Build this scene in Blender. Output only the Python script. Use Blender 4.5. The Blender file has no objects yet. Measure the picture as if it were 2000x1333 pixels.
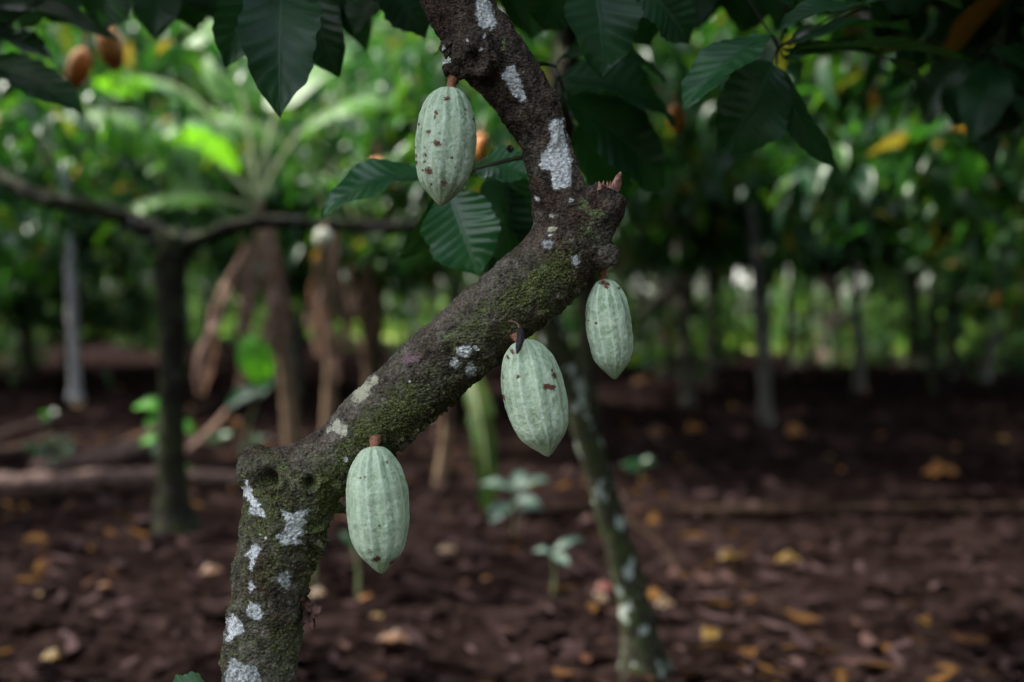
import bpy, math, random
import numpy as np
from mathutils import Vector, Matrix

random.seed(7)
RNG = np.random.default_rng(11)
scene = bpy.context.scene
COL = scene.collection
R = math.radians

# ------------------------------------------------------------------ camera
F = 1944.0                       # focal length in pixels of the 2000 px wide photograph (35 mm lens)
PITCH = math.atan((666.5 - 610.0) / F)
CZ = 1.25
cam_d = bpy.data.cameras.new('camera')
cam = bpy.data.objects.new('camera', cam_d)
COL.objects.link(cam)
cam_d.sensor_width = 36.0
cam_d.lens = 35.0
cam_d.clip_start = 0.05
cam_d.clip_end = 2000
cam.location = (0, 0, CZ)
cam.rotation_euler = (math.pi / 2 - PITCH, 0, 0)
cam_d.dof.use_dof = True
cam_d.dof.focus_distance = 1.33
cam_d.dof.aperture_fstop = 1.55
cam_d.dof.aperture_blades = 0
scene.camera = cam
CP, SP = math.cos(PITCH), math.sin(PITCH)


def at(px, py, Y):
    """world point at world depth y = Y seen at photograph pixel (px, py)"""
    u = (px - 1000.0) / F
    v = (666.5 - py) / F
    dy = CP + v * SP
    dz = v * CP - SP
    s = Y / dy
    return Vector((u * s, Y, CZ + dz * s))


def to_px(P):
    """pixels of an (n,3) array of world points"""
    d = P - np.array([0, 0, CZ])
    f = d[:, 1] * CP - d[:, 2] * SP
    up = d[:, 1] * SP + d[:, 2] * CP
    return 1000 + F * d[:, 0] / f, 666.5 - F * up / f


def ground_z(x, y):
    """gentle terrain: the far left rises a little"""
    x = np.asarray(x, float); y = np.asarray(y, float)
    a = np.clip((y - 10) / 26, 0, 1)
    a = a * a * (3 - 2 * a)
    l = np.clip((6 - x) / 14, 0, 1)
    return 0.62 * a * l + 0.05 * np.sin(x * 0.9 + 1) * np.sin(y * 0.7) * np.clip((y - 2) / 4, 0, 1)


def gpt(px, py):
    """point of the ground seen at a pixel"""
    lo, hi = 1.5, 80.0
    for _ in range(50):
        m = (lo + hi) / 2
        p = at(px, py, m)
        if p.z > float(ground_z(p.x, p.y)):
            lo = m
        else:
            hi = m
    p = at(px, py, lo)
    return Vector((p.x, p.y, float(ground_z(p.x, p.y))))


# ------------------------------------------------------------------ numpy noise
_perm = np.random.default_rng(5).permutation(256)
_perm = np.concatenate([_perm, _perm, _perm])
_gr = np.random.default_rng(6).normal(size=(256, 3))
_gr /= np.linalg.norm(_gr, axis=1)[:, None]


def perlin(P):
    P = np.asarray(P, float)
    I = np.floor(P).astype(int)
    f = P - I
    u = f * f * f * (f * (f * 6 - 15) + 10)
    out = 0
    for dx in (0, 1):
        wx = u[:, 0] if dx else 1 - u[:, 0]
        for dy in (0, 1):
            wy = u[:, 1] if dy else 1 - u[:, 1]
            for dz in (0, 1):
                wz = u[:, 2] if dz else 1 - u[:, 2]
                h = _perm[_perm[_perm[(I[:, 0] + dx) & 255] + ((I[:, 1] + dy) & 255)] + ((I[:, 2] + dz) & 255)]
                g = _gr[h]
                d = g[:, 0] * (f[:, 0] - dx) + g[:, 1] * (f[:, 1] - dy) + g[:, 2] * (f[:, 2] - dz)
                out = out + wx * wy * wz * d
    return out * 1.6


def fbm(P, n=4):
    a, s, o = 0.5, 1.0, 0
    for i in range(n):
        o = o + a * perlin(P * s + 17.3 * i)
        a *= 0.5
        s *= 2.03
    return o


def sstep(a, b, x):
    t = np.clip((x - a) / (b - a), 0, 1)
    return t * t * (3 - 2 * t)


# ------------------------------------------------------------------ mesh helpers
def make_mesh(name, V, Fq, mat=None, smooth=True, uv=None, attrs=None, tris=None, mats=None, midx=None):
    """V (n,3); Fq (m,4) quads; tris (k,3)"""
    me = bpy.data.meshes.new(name)
    V = np.asarray(V, np.float32)
    Fq = np.zeros((0, 4), np.int32) if Fq is None else np.asarray(Fq, np.int32)
    T = np.zeros((0, 3), np.int32) if tris is None else np.asarray(tris, np.int32)
    me.vertices.add(len(V))
    me.vertices.foreach_set('co', V.ravel())
    nl = Fq.size + T.size
    me.loops.add(nl)
    li = np.concatenate([Fq.ravel(), T.ravel()]).astype(np.int32)
    me.loops.foreach_set('vertex_index', li)
    me.polygons.add(len(Fq) + len(T))
    ls = np.concatenate([np.arange(len(Fq)) * 4, Fq.size + np.arange(len(T)) * 3]).astype(np.int32)
    me.polygons.foreach_set('loop_start', ls)
    me.update(calc_edges=True)
    if uv is not None:
        l = me.uv_layers.new(name='UVMap')
        l.data.foreach_set('uv', np.asarray(uv, np.float32)[li].ravel())
    if attrs:
        for k, a in attrs.items():
            a = np.asarray(a, np.float32)
            if a.ndim == 1:
                at_ = me.attributes.new(k, 'FLOAT', 'POINT')
                at_.data.foreach_set('value', a)
            else:
                at_ = me.attributes.new(k, 'FLOAT_COLOR', 'POINT')
                at_.data.foreach_set('color', a.ravel())
    if smooth:
        me.polygons.foreach_set('use_smooth', np.ones(len(me.polygons), bool))
    for m in (mats or ([mat] if mat else [])):
        me.materials.append(m)
    if midx is not None:
        me.polygons.foreach_set('material_index', np.asarray(midx, np.int32))
    me.validate()
    return me


def link(name, me, parent=None, **props):
    o = bpy.data.objects.new(name, me)
    COL.objects.link(o)
    if parent is not None:
        o.parent = parent
        o.matrix_parent_inverse = Matrix.Identity(4)
        if parent.type == 'EMPTY' and props.pop('world', True):
            pass
    for k, v in props.items():
        if v is not None:
            o[k] = v
    return o


def empty(name, loc, label, cat, group=None, rz=0, sc=1):
    o = bpy.data.objects.new(name, None)
    COL.objects.link(o)
    o.empty_display_size = 0.1
    o.location = loc
    o.rotation_euler = (0, 0, rz)
    o.scale = (sc, sc, sc)
    o['label'] = label
    o['category'] = cat
    if group:
        o['group'] = group
    return o


def child(name, V, Fq, mat, root, **kw):
    """child mesh whose vertices are given in world space; root has no rotation/scale"""
    V = np.asarray(V, float) - np.array(root.matrix_basis.translation if root.parent is None else [0, 0, 0])
    return link(name, make_mesh(name, V, Fq, mat, **kw), root)


def sub(name, V, Fq, mat, part, off, **kw):
    """sub-part given in world space, off = world origin of the thing"""
    V = np.asarray(V, float) - np.array(off)
    return link(name, make_mesh(name, V, Fq, mat, **kw), part)


def catmull(pts, n):
    pts = np.asarray(pts, float)
    P = np.vstack([2 * pts[0] - pts[1], pts, 2 * pts[-1] - pts[-2]])
    out = []
    segs = len(pts) - 1
    for t in np.linspace(0, segs, n):
        i = min(int(t), segs - 1)
        f = t - i
        a, b, c, d = P[i], P[i + 1], P[i + 2], P[i + 3]
        out.append(0.5 * ((2 * b) + (-a + c) * f + (2 * a - 5 * b + 4 * c - d) * f * f + (-a + 3 * b - 3 * c + d) * f ** 3))
    return np.array(out)


def tube(pts, radii, n=12, rings=None, rough=0.0, seed=0, caps=True):
    """smooth tube along world points -> V, F"""
    pr = np.hstack([np.asarray(pts, float), np.asarray(radii, float)[:, None]])
    rings = rings or max(4, 4 * len(pr))
    C = catmull(pr, rings)
    c, r = C[:, :3], np.maximum(C[:, 3], 1e-4)
    T = np.gradient(c, axis=0)
    T /= np.linalg.norm(T, axis=1)[:, None] + 1e-12
    ref = np.array([0.0, 1, 0]) if abs(T[0][1]) < 0.9 else np.array([1.0, 0, 0])
    U = []
    u = ref - T[0] * ref.dot(T[0])
    u /= np.linalg.norm(u)
    for t in T:
        u = u - t * u.dot(t)
        u /= np.linalg.norm(u)
        U.append(u)
    U = np.array(U)
    W = np.cross(T, U)
    a = np.linspace(0, 2 * np.pi, n, endpoint=False)
    dirs = U[:, None, :] * np.cos(a)[None, :, None] + W[:, None, :] * np.sin(a)[None, :, None]
    V = c[:, None, :] + dirs * r[:, None, None]
    if rough:
        nz = fbm((V.reshape(-1, 3) + seed * 3.1) / (r.mean() * 1.5), 3).reshape(V.shape[:2])
        V = V + dirs * (nz * rough * r[:, None])[..., None]
    V = V.reshape(-1, 3)
    i = np.arange(rings - 1)[:, None] * n
    j = np.arange(n)[None, :]
    k = (j + 1) % n
    Q = np.stack([i + j, i + k, i + n + k, i + n + j], -1).reshape(-1, 4)
    tr = None
    if caps:
        V = np.vstack([V, c[0] - T[0] * r[0] * 0.25, c[-1] + T[-1] * r[-1] * 0.4])
        a0, a1 = len(V) - 2, len(V) - 1
        b = (rings - 1) * n
        tr = [[a0, (q + 1) % n, q] for q in range(n)] + [[a1, b + q, b + (q + 1) % n] for q in range(n)]
        tr = np.array(tr)
    return V, Q, tr


class Acc:
    """collects pieces of one part"""
    def __init__(s):
        s.V, s.Q, s.T, s.n, s.uv, s.rnd = [], [], [], 0, [], []

    def add(s, V, Q=None, T=None, uv=None, rnd=0.5):
        V = np.asarray(V, float)
        s.V.append(V)
        if Q is not None and len(Q):
            s.Q.append(np.asarray(Q) + s.n)
        if T is not None and len(T):
            s.T.append(np.asarray(T) + s.n)
        s.uv.append(np.zeros((len(V), 2)) if uv is None else uv)
        s.rnd.append(np.full(len(V), rnd) if np.isscalar(rnd) else rnd)
        s.n += len(V)

    def mesh(s, name, mat, off=(0, 0, 0), smooth=True, extra=None):
        V = np.vstack(s.V) - np.array(off)
        at_ = {'rnd': np.concatenate(s.rnd)}
        if extra:
            at_.update(extra)
        return make_mesh(name, V, np.vstack(s.Q) if s.Q else None, mat, smooth, np.vstack(s.uv),
                         at_, np.vstack(s.T) if s.T else None)


# ------------------------------------------------------------------ material helpers
class NT:
    def __init__(s, name):
        s.m = bpy.data.materials.new(name)
        s.m.use_nodes = True
        s.t = s.m.node_tree
        s.t.nodes.clear()
        s.out = s.n('ShaderNodeOutputMaterial')

    def n(s, ty, **kw):
        nd = s.t.nodes.new(ty)
        for k, v in kw.items():
            setattr(nd, k, v)
        return nd

    def l(s, a, b):
        s.t.links.new(a, b)

    def setv(s, sock, v):
        if hasattr(v, 'is_linked') or isinstance(v, bpy.types.NodeSocket):
            s.l(v, sock)
        elif isinstance(v, (tuple, list)) and len(v) == 3 and sock.type == 'RGBA':
            sock.default_value = (*v, 1)
        else:
            sock.default_value = v

    def math(s, op, a, b=0.0, c=0.0, clamp=False):
        nd = s.n('ShaderNodeMath', operation=op, use_clamp=clamp)
        s.setv(nd.inputs[0], a); s.setv(nd.inputs[1], b); s.setv(nd.inputs[2], c)
        return nd.outputs[0]

    def mix(s, f, a, b, mode='MIX'):
        nd = s.n('ShaderNodeMix', data_type='RGBA', blend_type=mode)
        s.setv(nd.inputs[0], f); s.setv(nd.inputs[6], a); s.setv(nd.inputs[7], b)
        return nd.outputs[2]

    def ss(s, a, b, x):
        nd = s.n('ShaderNodeMapRange', interpolation_type='SMOOTHSTEP')
        s.setv(nd.inputs[0], x); s.setv(nd.inputs[1], a); s.setv(nd.inputs[2], b)
        return nd.outputs[0]

    def noise(s, scale, detail=4, rough=0.55, vec=None, dist=0.0, col=False):
        nd = s.n('ShaderNodeTexNoise')
        nd.inputs['Scale'].default_value = scale
        nd.inputs['Detail'].default_value = detail
        nd.inputs['Roughness'].default_value = rough
        nd.inputs['Distortion'].default_value = dist
        if vec is not None:
            s.l(vec, nd.inputs['Vector'])
        return nd.outputs['Color' if col else 'Fac']

    def voro(s, scale, vec=None, feature='F1'):
        nd = s.n('ShaderNodeTexVoronoi', feature=feature)
        nd.inputs['Scale'].default_value = scale
        if vec is not None:
            s.l(vec, nd.inputs['Vector'])
        return nd.outputs['Distance']

    def coord(s, k='Object'):
        return s.n('ShaderNodeTexCoord').outputs[k]

    def mapv(s, vec, scale=(1, 1, 1), rot=(0, 0, 0), loc=(0, 0, 0)):
        nd = s.n('ShaderNodeMapping')
        s.l(vec, nd.inputs[0])
        nd.inputs['Scale'].default_value = scale
        nd.inputs['Rotation'].default_value = rot
        nd.inputs['Location'].default_value = loc
        return nd.outputs[0]

    def attr(s, name, what='Fac'):
        return s.n('ShaderNodeAttribute', attribute_name=name).outputs[what]

    def sep(s, c):
        nd = s.n('ShaderNodeSeparateColor')
        s.l(c, nd.inputs[0])
        return nd.outputs

    def bump(s, h, strength=0.5, dist=0.001, normal=None):
        nd = s.n('ShaderNodeBump')
        nd.inputs['Strength'].default_value = strength
        nd.inputs['Distance'].default_value = dist
        s.l(h, nd.inputs['Height'])
        if normal is not None:
            s.l(normal, nd.inputs['Normal'])
        return nd.outputs[0]

    def ramp(s, f, stops, interp='LINEAR'):
        nd = s.n('ShaderNodeValToRGB')
        nd.color_ramp.interpolation = interp
        e = nd.color_ramp.elements
        while len(e) < len(stops):
            e.new(0.5)
        for k, (p, c) in enumerate(stops):
            e[k].position = p
            e[k].color = (*c, 1)
        s.l(f, nd.inputs[0])
        return nd.outputs[0]

    def pbr(s, col, rough=0.6, normal=None, spec=0.5, link_out=True, coat=0.0):
        nd = s.n('ShaderNodeBsdfPrincipled')
        s.setv(nd.inputs['Base Color'], col)
        s.setv(nd.inputs['Roughness'], rough)
        s.setv(nd.inputs['Specular IOR Level'], spec)
        if coat:
            nd.inputs['Coat Weight'].default_value = coat
            nd.inputs['Coat Roughness'].default_value = 0.25
        if normal is not None:
            s.l(normal, nd.inputs['Normal'])
        if link_out:
            s.l(nd.outputs[0], s.out.inputs[0])
        return nd.outputs[0]

    def leafy(s, col, tcol, w, rough, normal=None, spec=0.5):
        a = s.pbr(col, rough, normal, spec, link_out=False)
        t = s.n('ShaderNodeBsdfTranslucent')
        s.setv(t.inputs[0], tcol)
        if normal is not None:
            s.l(normal, t.inputs['Normal'])
        mx = s.n('ShaderNodeMixShader')
        s.setv(mx.inputs[0], w)
        s.l(a, mx.inputs[1]); s.l(t.outputs[0], mx.inputs[2])
        s.l(mx.outputs[0], s.out.inputs[0])


# ---- bark of the foreground tree
def mat_main_bark():
    t = NT('mossy_bark')
    co = t.coord()
    lc = t.sep(t.attr('marks', 'Color'))
    l2 = t.sep(t.attr('marks_b', 'Color'))
    mossA = lc[2]
    n_big = t.noise(14, 5, 0.6, co)
    n_mid = t.noise(60, 5, 0.65, co)
    n_fine = t.noise(250, 5, 0.75, co)
    n_grain = t.noise(900, 2, 0.6, co)
    nmf = t.math('ADD', t.math('MULTIPLY', n_mid, 0.5), t.math('MULTIPLY', n_fine, 0.5))
    dark = t.ramp(nmf, [(0.37, (0.008, 0.007, 0.006)), (0.44, (0.042, 0.035, 0.026)), (0.52, (0.135, 0.115, 0.086)), (0.63, (0.36, 0.32, 0.26))])
    warm = t.ramp(nmf, [(0.38, (0.007, 0.004, 0.003)), (0.48, (0.040, 0.022, 0.014)), (0.57, (0.10, 0.058, 0.036)), (0.68, (0.22, 0.15, 0.10))])
    base = t.mix(t.ss(0.42, 0.62, n_big), dark, warm)
    reddish = t.ramp(nmf, [(0.38, (0.005, 0.003, 0.002)), (0.48, (0.026, 0.014, 0.009)), (0.57, (0.075, 0.042, 0.028)), (0.68, (0.17, 0.11, 0.08))])
    base = t.mix(t.math('MULTIPLY', t.attr('marks_b', 'Alpha'), 0.85), base, reddish)
    # bare tan bark
    tan = t.ramp(n_fine, [(0.38, (0.06, 0.045, 0.03)), (0.5, (0.24, 0.19, 0.135)), (0.65, (0.45, 0.39, 0.32))])
    base = t.mix(t.math('MULTIPLY', l2[2], 0.85), base, tan)
    # moss
    vor = t.voro(200, t.mapv(co, (1, 1, 1.5), (0, 0.7, 0)))
    mossn = t.math('ADD', t.math('MULTIPLY', t.math('SUBTRACT', t.noise(45, 6, 0.75, co), 0.5), 2.0), t.math('MULTIPLY', t.math('SUBTRACT', n_fine, 0.5), 2.6))
    mm = t.math('MULTIPLY', t.ss(0.25, 1.0, t.math('ADD', t.math('MULTIPLY', mossA, 0.72), mossn)), 0.92)
    mossc = t.ramp(t.noise(420, 3, 0.7, co), [(0.34, (0.010, 0.014, 0.005)), (0.45, (0.052, 0.072, 0.015)), (0.55, (0.15, 0.185, 0.038)), (0.68, (0.38, 0.40, 0.11))])
    base = t.mix(mm, base, mossc)
    # purplish / pink algae
    base = t.mix(t.math('MULTIPLY', t.ss(0.25, 0.9, t.math('ADD', l2[0], t.math('MULTIPLY', t.math('SUBTRACT', n_mid, 0.5), 1.2))), 0.8), base, t.mix(n_mid, (0.22, 0.1, 0.13), (0.36, 0.22, 0.25)))
    # crust lichen yellow green
    yl = t.ss(0.46, 0.56, t.math('ADD', l2[1], t.math('MULTIPLY', t.math('SUBTRACT', t.noise(160, 5, 0.7, co), 0.5), 1.1)))
    base = t.mix(t.math('MULTIPLY', yl, 0.9), base, t.ramp(n_fine, [(0.3, (0.05, 0.08, 0.03)), (0.5, (0.17, 0.22, 0.08)), (0.75, (0.36, 0.38, 0.18))]))
    # pale specks
    sp = t.ss(0.18, 0.1, t.voro(95, t.mapv(co, (1, 1, 1), (0.3, 0.2, 0.1))))
    sp = t.math('MULTIPLY', sp, t.ss(0.6, 0.68, t.noise(23, 3, 0.6, co)))
    base = t.mix(t.math('MULTIPLY', sp, 0.6), base, (0.34, 0.36, 0.3))
    # white lichen
    edge = t.math('ADD', lc[0], t.math('MULTIPLY', t.math('SUBTRACT', t.noise(130, 6, 0.78, co), 0.5), 2.5))
    lm = t.ss(0.42, 0.62, edge)
    hole = t.ss(0.60, 0.64, t.noise(170, 5, 0.75, co))
    lm = t.math('MULTIPLY', lm, t.math('SUBTRACT', 1.0, t.math('MULTIPLY', hole, t.ss(1.18, 0.7, lc[0]))))
    white = t.ramp(n_fine, [(0.36, (0.20, 0.20, 0.20)), (0.46, (0.50, 0.51, 0.49)), (0.62, (0.80, 0.81, 0.79))])
    grey = t.ramp(n_fine, [(0.38, (0.05, 0.05, 0.045)), (0.5, (0.27, 0.28, 0.265)), (0.65, (0.52, 0.54, 0.53))])
    cream = t.mix(n_fine, (0.27, 0.24, 0.15), (0.6, 0.58, 0.42))
    lcol = t.mix(t.ss(0.2, 0.8, lc[1]), grey, white)
    lcol = t.mix(t.ss(1.3, 1.7, lc[1]), lcol, cream)
    crack = t.ss(0.02, 0.09, t.voro(230, t.mapv(co, (1, 1, 1)), 'DISTANCE_TO_EDGE'))
    lcol = t.mix(t.math('MULTIPLY', t.math('SUBTRACT', 1.0, crack), 0.10), lcol, (0.2, 0.21, 0.19))
    base = t.mix(t.math('MULTIPLY', t.ss(0.0, 0.5, edge), 0.30), base, (0.20, 0.22, 0.19))
    base = t.mix(lm, base, lcol)
    h = t.math('ADD', t.math('MULTIPLY', n_fine, 1.0), t.math('MULTIPLY', n_mid, 1.4))
    h = t.math('ADD', h, t.math('MULTIPLY', vor, -1.1))
    h = t.math('ADD', h, t.math('MULTIPLY', n_grain, 0.35))
    h = t.math('ADD', t.math('MULTIPLY', h, t.math('SUBTRACT', 1.0, t.math('MULTIPLY', lm, 0.72))), t.math('MULTIPLY', lm, 0.5))
    nrm = t.bump(h, 1.0, 0.0045)
    rough = t.math('ADD', 0.62, t.math('MULTIPLY', n_mid, 0.35), clamp=True)
    t.pbr(base, rough, nrm, 0.25)
    return t.m


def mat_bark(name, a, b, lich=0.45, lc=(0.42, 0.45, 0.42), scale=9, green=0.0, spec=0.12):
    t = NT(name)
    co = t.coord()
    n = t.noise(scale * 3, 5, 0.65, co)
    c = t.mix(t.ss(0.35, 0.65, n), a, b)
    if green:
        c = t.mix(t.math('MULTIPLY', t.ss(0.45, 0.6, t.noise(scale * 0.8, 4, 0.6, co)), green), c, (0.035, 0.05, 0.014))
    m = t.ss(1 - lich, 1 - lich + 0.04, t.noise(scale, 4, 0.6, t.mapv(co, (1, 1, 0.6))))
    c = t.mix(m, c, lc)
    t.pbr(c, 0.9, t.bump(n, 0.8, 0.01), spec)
    return t.m


def mat_pod(name, cA, cB, cRidge, tip):
    t = NT(name)
    co = t.coord()
    rid = t.sep(t.attr('marks', 'Color'))     # R ridge, G scar field, B height 0..1
    n1 = t.noise(28, 4, 0.6, co)
    n2 = t.noise(170, 4, 0.65, co)
    n3 = t.noise(700, 2, 0.6, co)
    c = t.mix(t.ss(0.35, 0.65, n1), cA, cB)
    c = t.mix(t.math('MULTIPLY', t.ss(0.3, 0.75, n2), 0.55), c, cRidge)
    c = t.mix(t.math('MULTIPLY', rid[0], 0.75), c, cRidge)
    c = t.mix(t.math('MULTIPLY', t.ss(0.5, 0.75, n3), 0.22), c, (0.60, 0.68, 0.62))
    c = t.mix(t.math('MULTIPLY', t.ss(0.8, 1.0, rid[2]), 0.6), c, tip)
    # fine brown specks
    v = t.voro(115, co)
    sp = t.math('MULTIPLY', t.ss(0.085, 0.05, v), t.ss(0.54, 0.6, t.noise(40, 2, 0.5, co)))
    c = t.mix(t.math('MULTIPLY', sp, 0.85), c, (0.09, 0.05, 0.03))
    sf = t.math('ADD', rid[1], t.math('MULTIPLY', t.math('SUBTRACT', t.noise(330, 5, 0.75, co, 1.2), 0.5), 3.6))
    halo = t.ss(0.30, 0.52, sf)
    c = t.mix(t.math('MULTIPLY', halo, 0.4), c, (0.20, 0.17, 0.09))
    sm = t.ss(0.47, 0.58, sf)
    c = t.mix(sm, c, t.mix(n2, (0.07, 0.022, 0.014), (0.18, 0.06, 0.035)))
    h = t.math('ADD', t.math('MULTIPLY', n2, 1.0), t.math('MULTIPLY', n3, 0.25))
    h = t.math('SUBTRACT', h, t.math('MULTIPLY', sm, 0.25))
    t.pbr(c, t.math('ADD', 0.42, t.math('MULTIPLY', n2, 0.2)), t.bump(h, 0.9, 0.0024), 0.35)
    return t.m


def mat_leaf(name, colA, colB, tcol, w=0.25, rough=0.35, veins=11, veincol=(0.10, 0.19, 0.06), fold=1.0, spec=0.5):
    t = NT(name)
    uv = t.n('ShaderNodeTexCoord').outputs['UV']
    s = t.n('ShaderNodeSeparateXYZ')
    t.l(uv, s.inputs[0])
    a = t.math('MULTIPLY', t.math('ABSOLUTE', t.math('SUBTRACT', s.outputs[0], 0.5)), 2.0)
    ph = t.math('SUBTRACT', t.math('MULTIPLY', s.outputs[1], float(veins)), t.math('MULTIPLY', t.math('POWER', a, 0.8), 1.5))
    fr = t.math('ABSOLUTE', t.math('SUBTRACT', t.math('FRACT', ph), 0.5))     # 0.5 at vein
    vein = t.ss(0.455, 0.49, fr)
    mid = t.ss(0.035, 0.012, a)
    vm = t.math('MAXIMUM', t.math('MULTIPLY', vein, 0.5), mid)
    co = t.coord()
    n = t.noise(16, 3, 0.6, co)
    rn = t.attr('rnd')
    c = t.mix(t.ss(0.3, 0.7, n), colA, colB)
    c = t.mix(t.math('MULTIPLY', t.math('SUBTRACT', rn, 0.5), 0.5, clamp=True), c, colB)
    c = t.mix(vm, c, veincol)
    spot = t.ss(0.66, 0.72, t.noise(45, 3, 0.6, co))
    c = t.mix(t.math('MULTIPLY', spot, 0.5), c, (0.07, 0.045, 0.02))
    tc = t.mix(vm, tcol, tuple(x * 0.6 for x in tcol))
    h = t.math('ADD', t.math('MULTIPLY', t.math('SUBTRACT', 0.5, fr), fold), t.math('MULTIPLY', t.noise(120, 3, 0.6, co), 0.25))
    h = t.math('SUBTRACT', h, t.math('MULTIPLY', mid, 0.3))
    t.leafy(c, tc, w, rough, t.bump(h, 0.35, 0.003), spec)
    return t.m


def mat_crown(name, stops, tstops, w=0.35, rough=0.38, spec=0.5):
    t = NT(name)
    rn = t.attr('rnd')
    oi = t.n('ShaderNodeObjectInfo').outputs['Random']
    f = t.math('FRACT', t.math('ADD', rn, t.math('MULTIPLY', oi, 0.07)))
    t.leafy(t.ramp(f, stops), t.ramp(f, tstops), w, rough, None, spec)
    return t.m


def mat_flat(name, a, b, scale=20, rough=0.7, w=0.0, tc=None, spec=0.3, bump=0.3):
    t = NT(name)
    co = t.coord()
    n = t.noise(scale, 4, 0.6, co)
    c = t.mix(t.ss(0.3, 0.7, n), a, b)
    nb = t.bump(n, bump, 0.003)
    if w:
        t.leafy(c, tc or b, w, rough, nb, spec)
    else:
        t.pbr(c, rough, nb, spec)
    return t.m


def mat_litter():
    t = NT('leaf_litter')
    rn = t.attr('rnd')
    co = t.coord()
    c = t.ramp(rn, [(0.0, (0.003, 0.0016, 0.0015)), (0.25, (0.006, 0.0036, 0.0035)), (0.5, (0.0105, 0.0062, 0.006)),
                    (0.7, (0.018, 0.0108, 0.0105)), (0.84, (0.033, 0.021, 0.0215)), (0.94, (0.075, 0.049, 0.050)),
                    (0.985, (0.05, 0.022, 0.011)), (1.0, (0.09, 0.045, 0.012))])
    n = t.noise(30, 4, 0.6, co)
    c = t.mix(t.math('MULTIPLY', n, 0.5), c, (0.03, 0.02, 0.018))
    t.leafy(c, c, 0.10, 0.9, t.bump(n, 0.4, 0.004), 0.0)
    return t.m


def mat_ground():
    t = NT('soil')
    co = t.coord()
    n = t.noise(3, 6, 0.7, co)
    n2 = t.noise(26, 6, 0.7, co)
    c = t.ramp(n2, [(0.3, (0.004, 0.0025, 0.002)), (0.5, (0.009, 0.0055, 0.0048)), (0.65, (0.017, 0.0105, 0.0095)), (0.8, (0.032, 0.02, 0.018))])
    c = t.mix(t.math('MULTIPLY', t.ss(0.4, 0.65, n), 0.4), c, (0.05, 0.032, 0.03))
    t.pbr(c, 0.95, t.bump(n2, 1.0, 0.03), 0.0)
    return t.m


def mat_field():
    t = NT('grass_ground')
    co = t.coord()
    n = t.noise(0.6, 6, 0.7, co)
    c = t.ramp(n, [(0.3, (0.08, 0.12, 0.02)), (0.5, (0.18, 0.23, 0.045)), (0.7, (0.36, 0.34, 0.16))])
    t.pbr(c, 0.9, t.bump(n, 1.0, 0.1), 0.2)
    return t.m


M = {}
M['main'] = mat_main_bark()
M['bark'] = mat_bark('dark_lichen_bark', (0.010, 0.008, 0.006), (0.036, 0.029, 0.023), 0.38, (0.15, 0.16, 0.14), 9, 0.7)
M['bark_pale'] = mat_bark('pale_bark', (0.24, 0.20, 0.20), (0.42, 0.39, 0.40), 0.5, (0.58, 0.55, 0.57), 12)
M['bark_light'] = mat_bark('light_grey_bark', (0.055, 0.052, 0.042), (0.13, 0.122, 0.105), 0.42, (0.24, 0.24, 0.21), 10)
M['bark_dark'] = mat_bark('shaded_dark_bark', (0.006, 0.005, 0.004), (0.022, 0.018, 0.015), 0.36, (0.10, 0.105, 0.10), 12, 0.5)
M['bark_grey'] = mat_bark('grey_bark', (0.025, 0.023, 0.018), (0.09, 0.082, 0.066), 0.40, (0.20, 0.21, 0.18), 9)
M['bark_lich'] = mat_bark('lichen_spotted_bark', (0.012, 0.012, 0.008), (0.045, 0.04, 0.026), 0.42, (0.30, 0.34, 0.30), 17, 0.7)
M['log'] = mat_bark('dead_wood', (0.045, 0.028, 0.022), (0.14, 0.09, 0.078), 0.3, (0.22, 0.165, 0.15), 6)
M['log_dark'] = mat_bark('rotting_wood', (0.008, 0.005, 0.004), (0.028, 0.017, 0.014), 0.3, (0.02, 0.014, 0.012), 4, 0.05, 0.0)
M['pod'] = mat_pod('green_husk', (0.175, 0.28, 0.135), (0.385, 0.50, 0.31), (0.65, 0.74, 0.59), (0.17, 0.24, 0.08))
M['pod_y'] = mat_pod('ripening_husk', (0.6, 0.62, 0.42), (0.7, 0.7, 0.5), (0.8, 0.8, 0.6), (0.6, 0.36, 0.03))
M['pod_o'] = mat_pod('orange_husk', (0.46, 0.14, 0.012), (0.55, 0.19, 0.015), (0.6, 0.24, 0.03), (0.38, 0.10, 0.01))
M['stalk'] = mat_flat('pod_stalk', (0.13, 0.06, 0.03), (0.36, 0.155, 0.085), 200, 0.6, bump=1.0)
M['splinter'] = mat_flat('broken_wood', (0.16, 0.06, 0.04), (0.5, 0.26, 0.2), 120, 0.7, bump=1.0)
M['dry_pod'] = mat_flat('dried_pod', (0.006, 0.005, 0.006), (0.03, 0.026, 0.03), 260, 0.45, bump=1.0)
M['leaf'] = mat_leaf('glossy_leaf', (0.007, 0.032, 0.011), (0.015, 0.056, 0.018), (0.035, 0.16, 0.012), 0.22, 0.38, 10, (0.035, 0.09, 0.035), spec=.28)
M['leaf_mid'] = mat_leaf('leaf_mid_green', (0.014, 0.068, 0.024), (0.03, 0.115, 0.036), (0.07, 0.30, 0.02), 0.28, 0.27, 10, (0.05, 0.13, 0.045), spec=.45)
M['leaf_bright'] = mat_leaf('leaf_fresh_green', (0.045, 0.19, 0.015), (0.075, 0.26, 0.025), (0.12, 0.42, 0.012), 0.4, 0.5, 12, (0.10, 0.25, 0.04), spec=.15)
M['banana'] = mat_leaf('banana_blade', (0.04, 0.125, 0.015), (0.07, 0.18, 0.022), (0.13, 0.36, 0.012), 0.45, 0.45, 40, (0.12, 0.25, 0.06), 0.5, 0.2)
M['banana_dark'] = mat_leaf('banana_blade_shade', (0.035, 0.12, 0.03), (0.065, 0.17, 0.04), (0.10, 0.32, 0.02), 0.4, 0.45, 40, (0.10, 0.2, 0.05), 0.5, 0.2)
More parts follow.
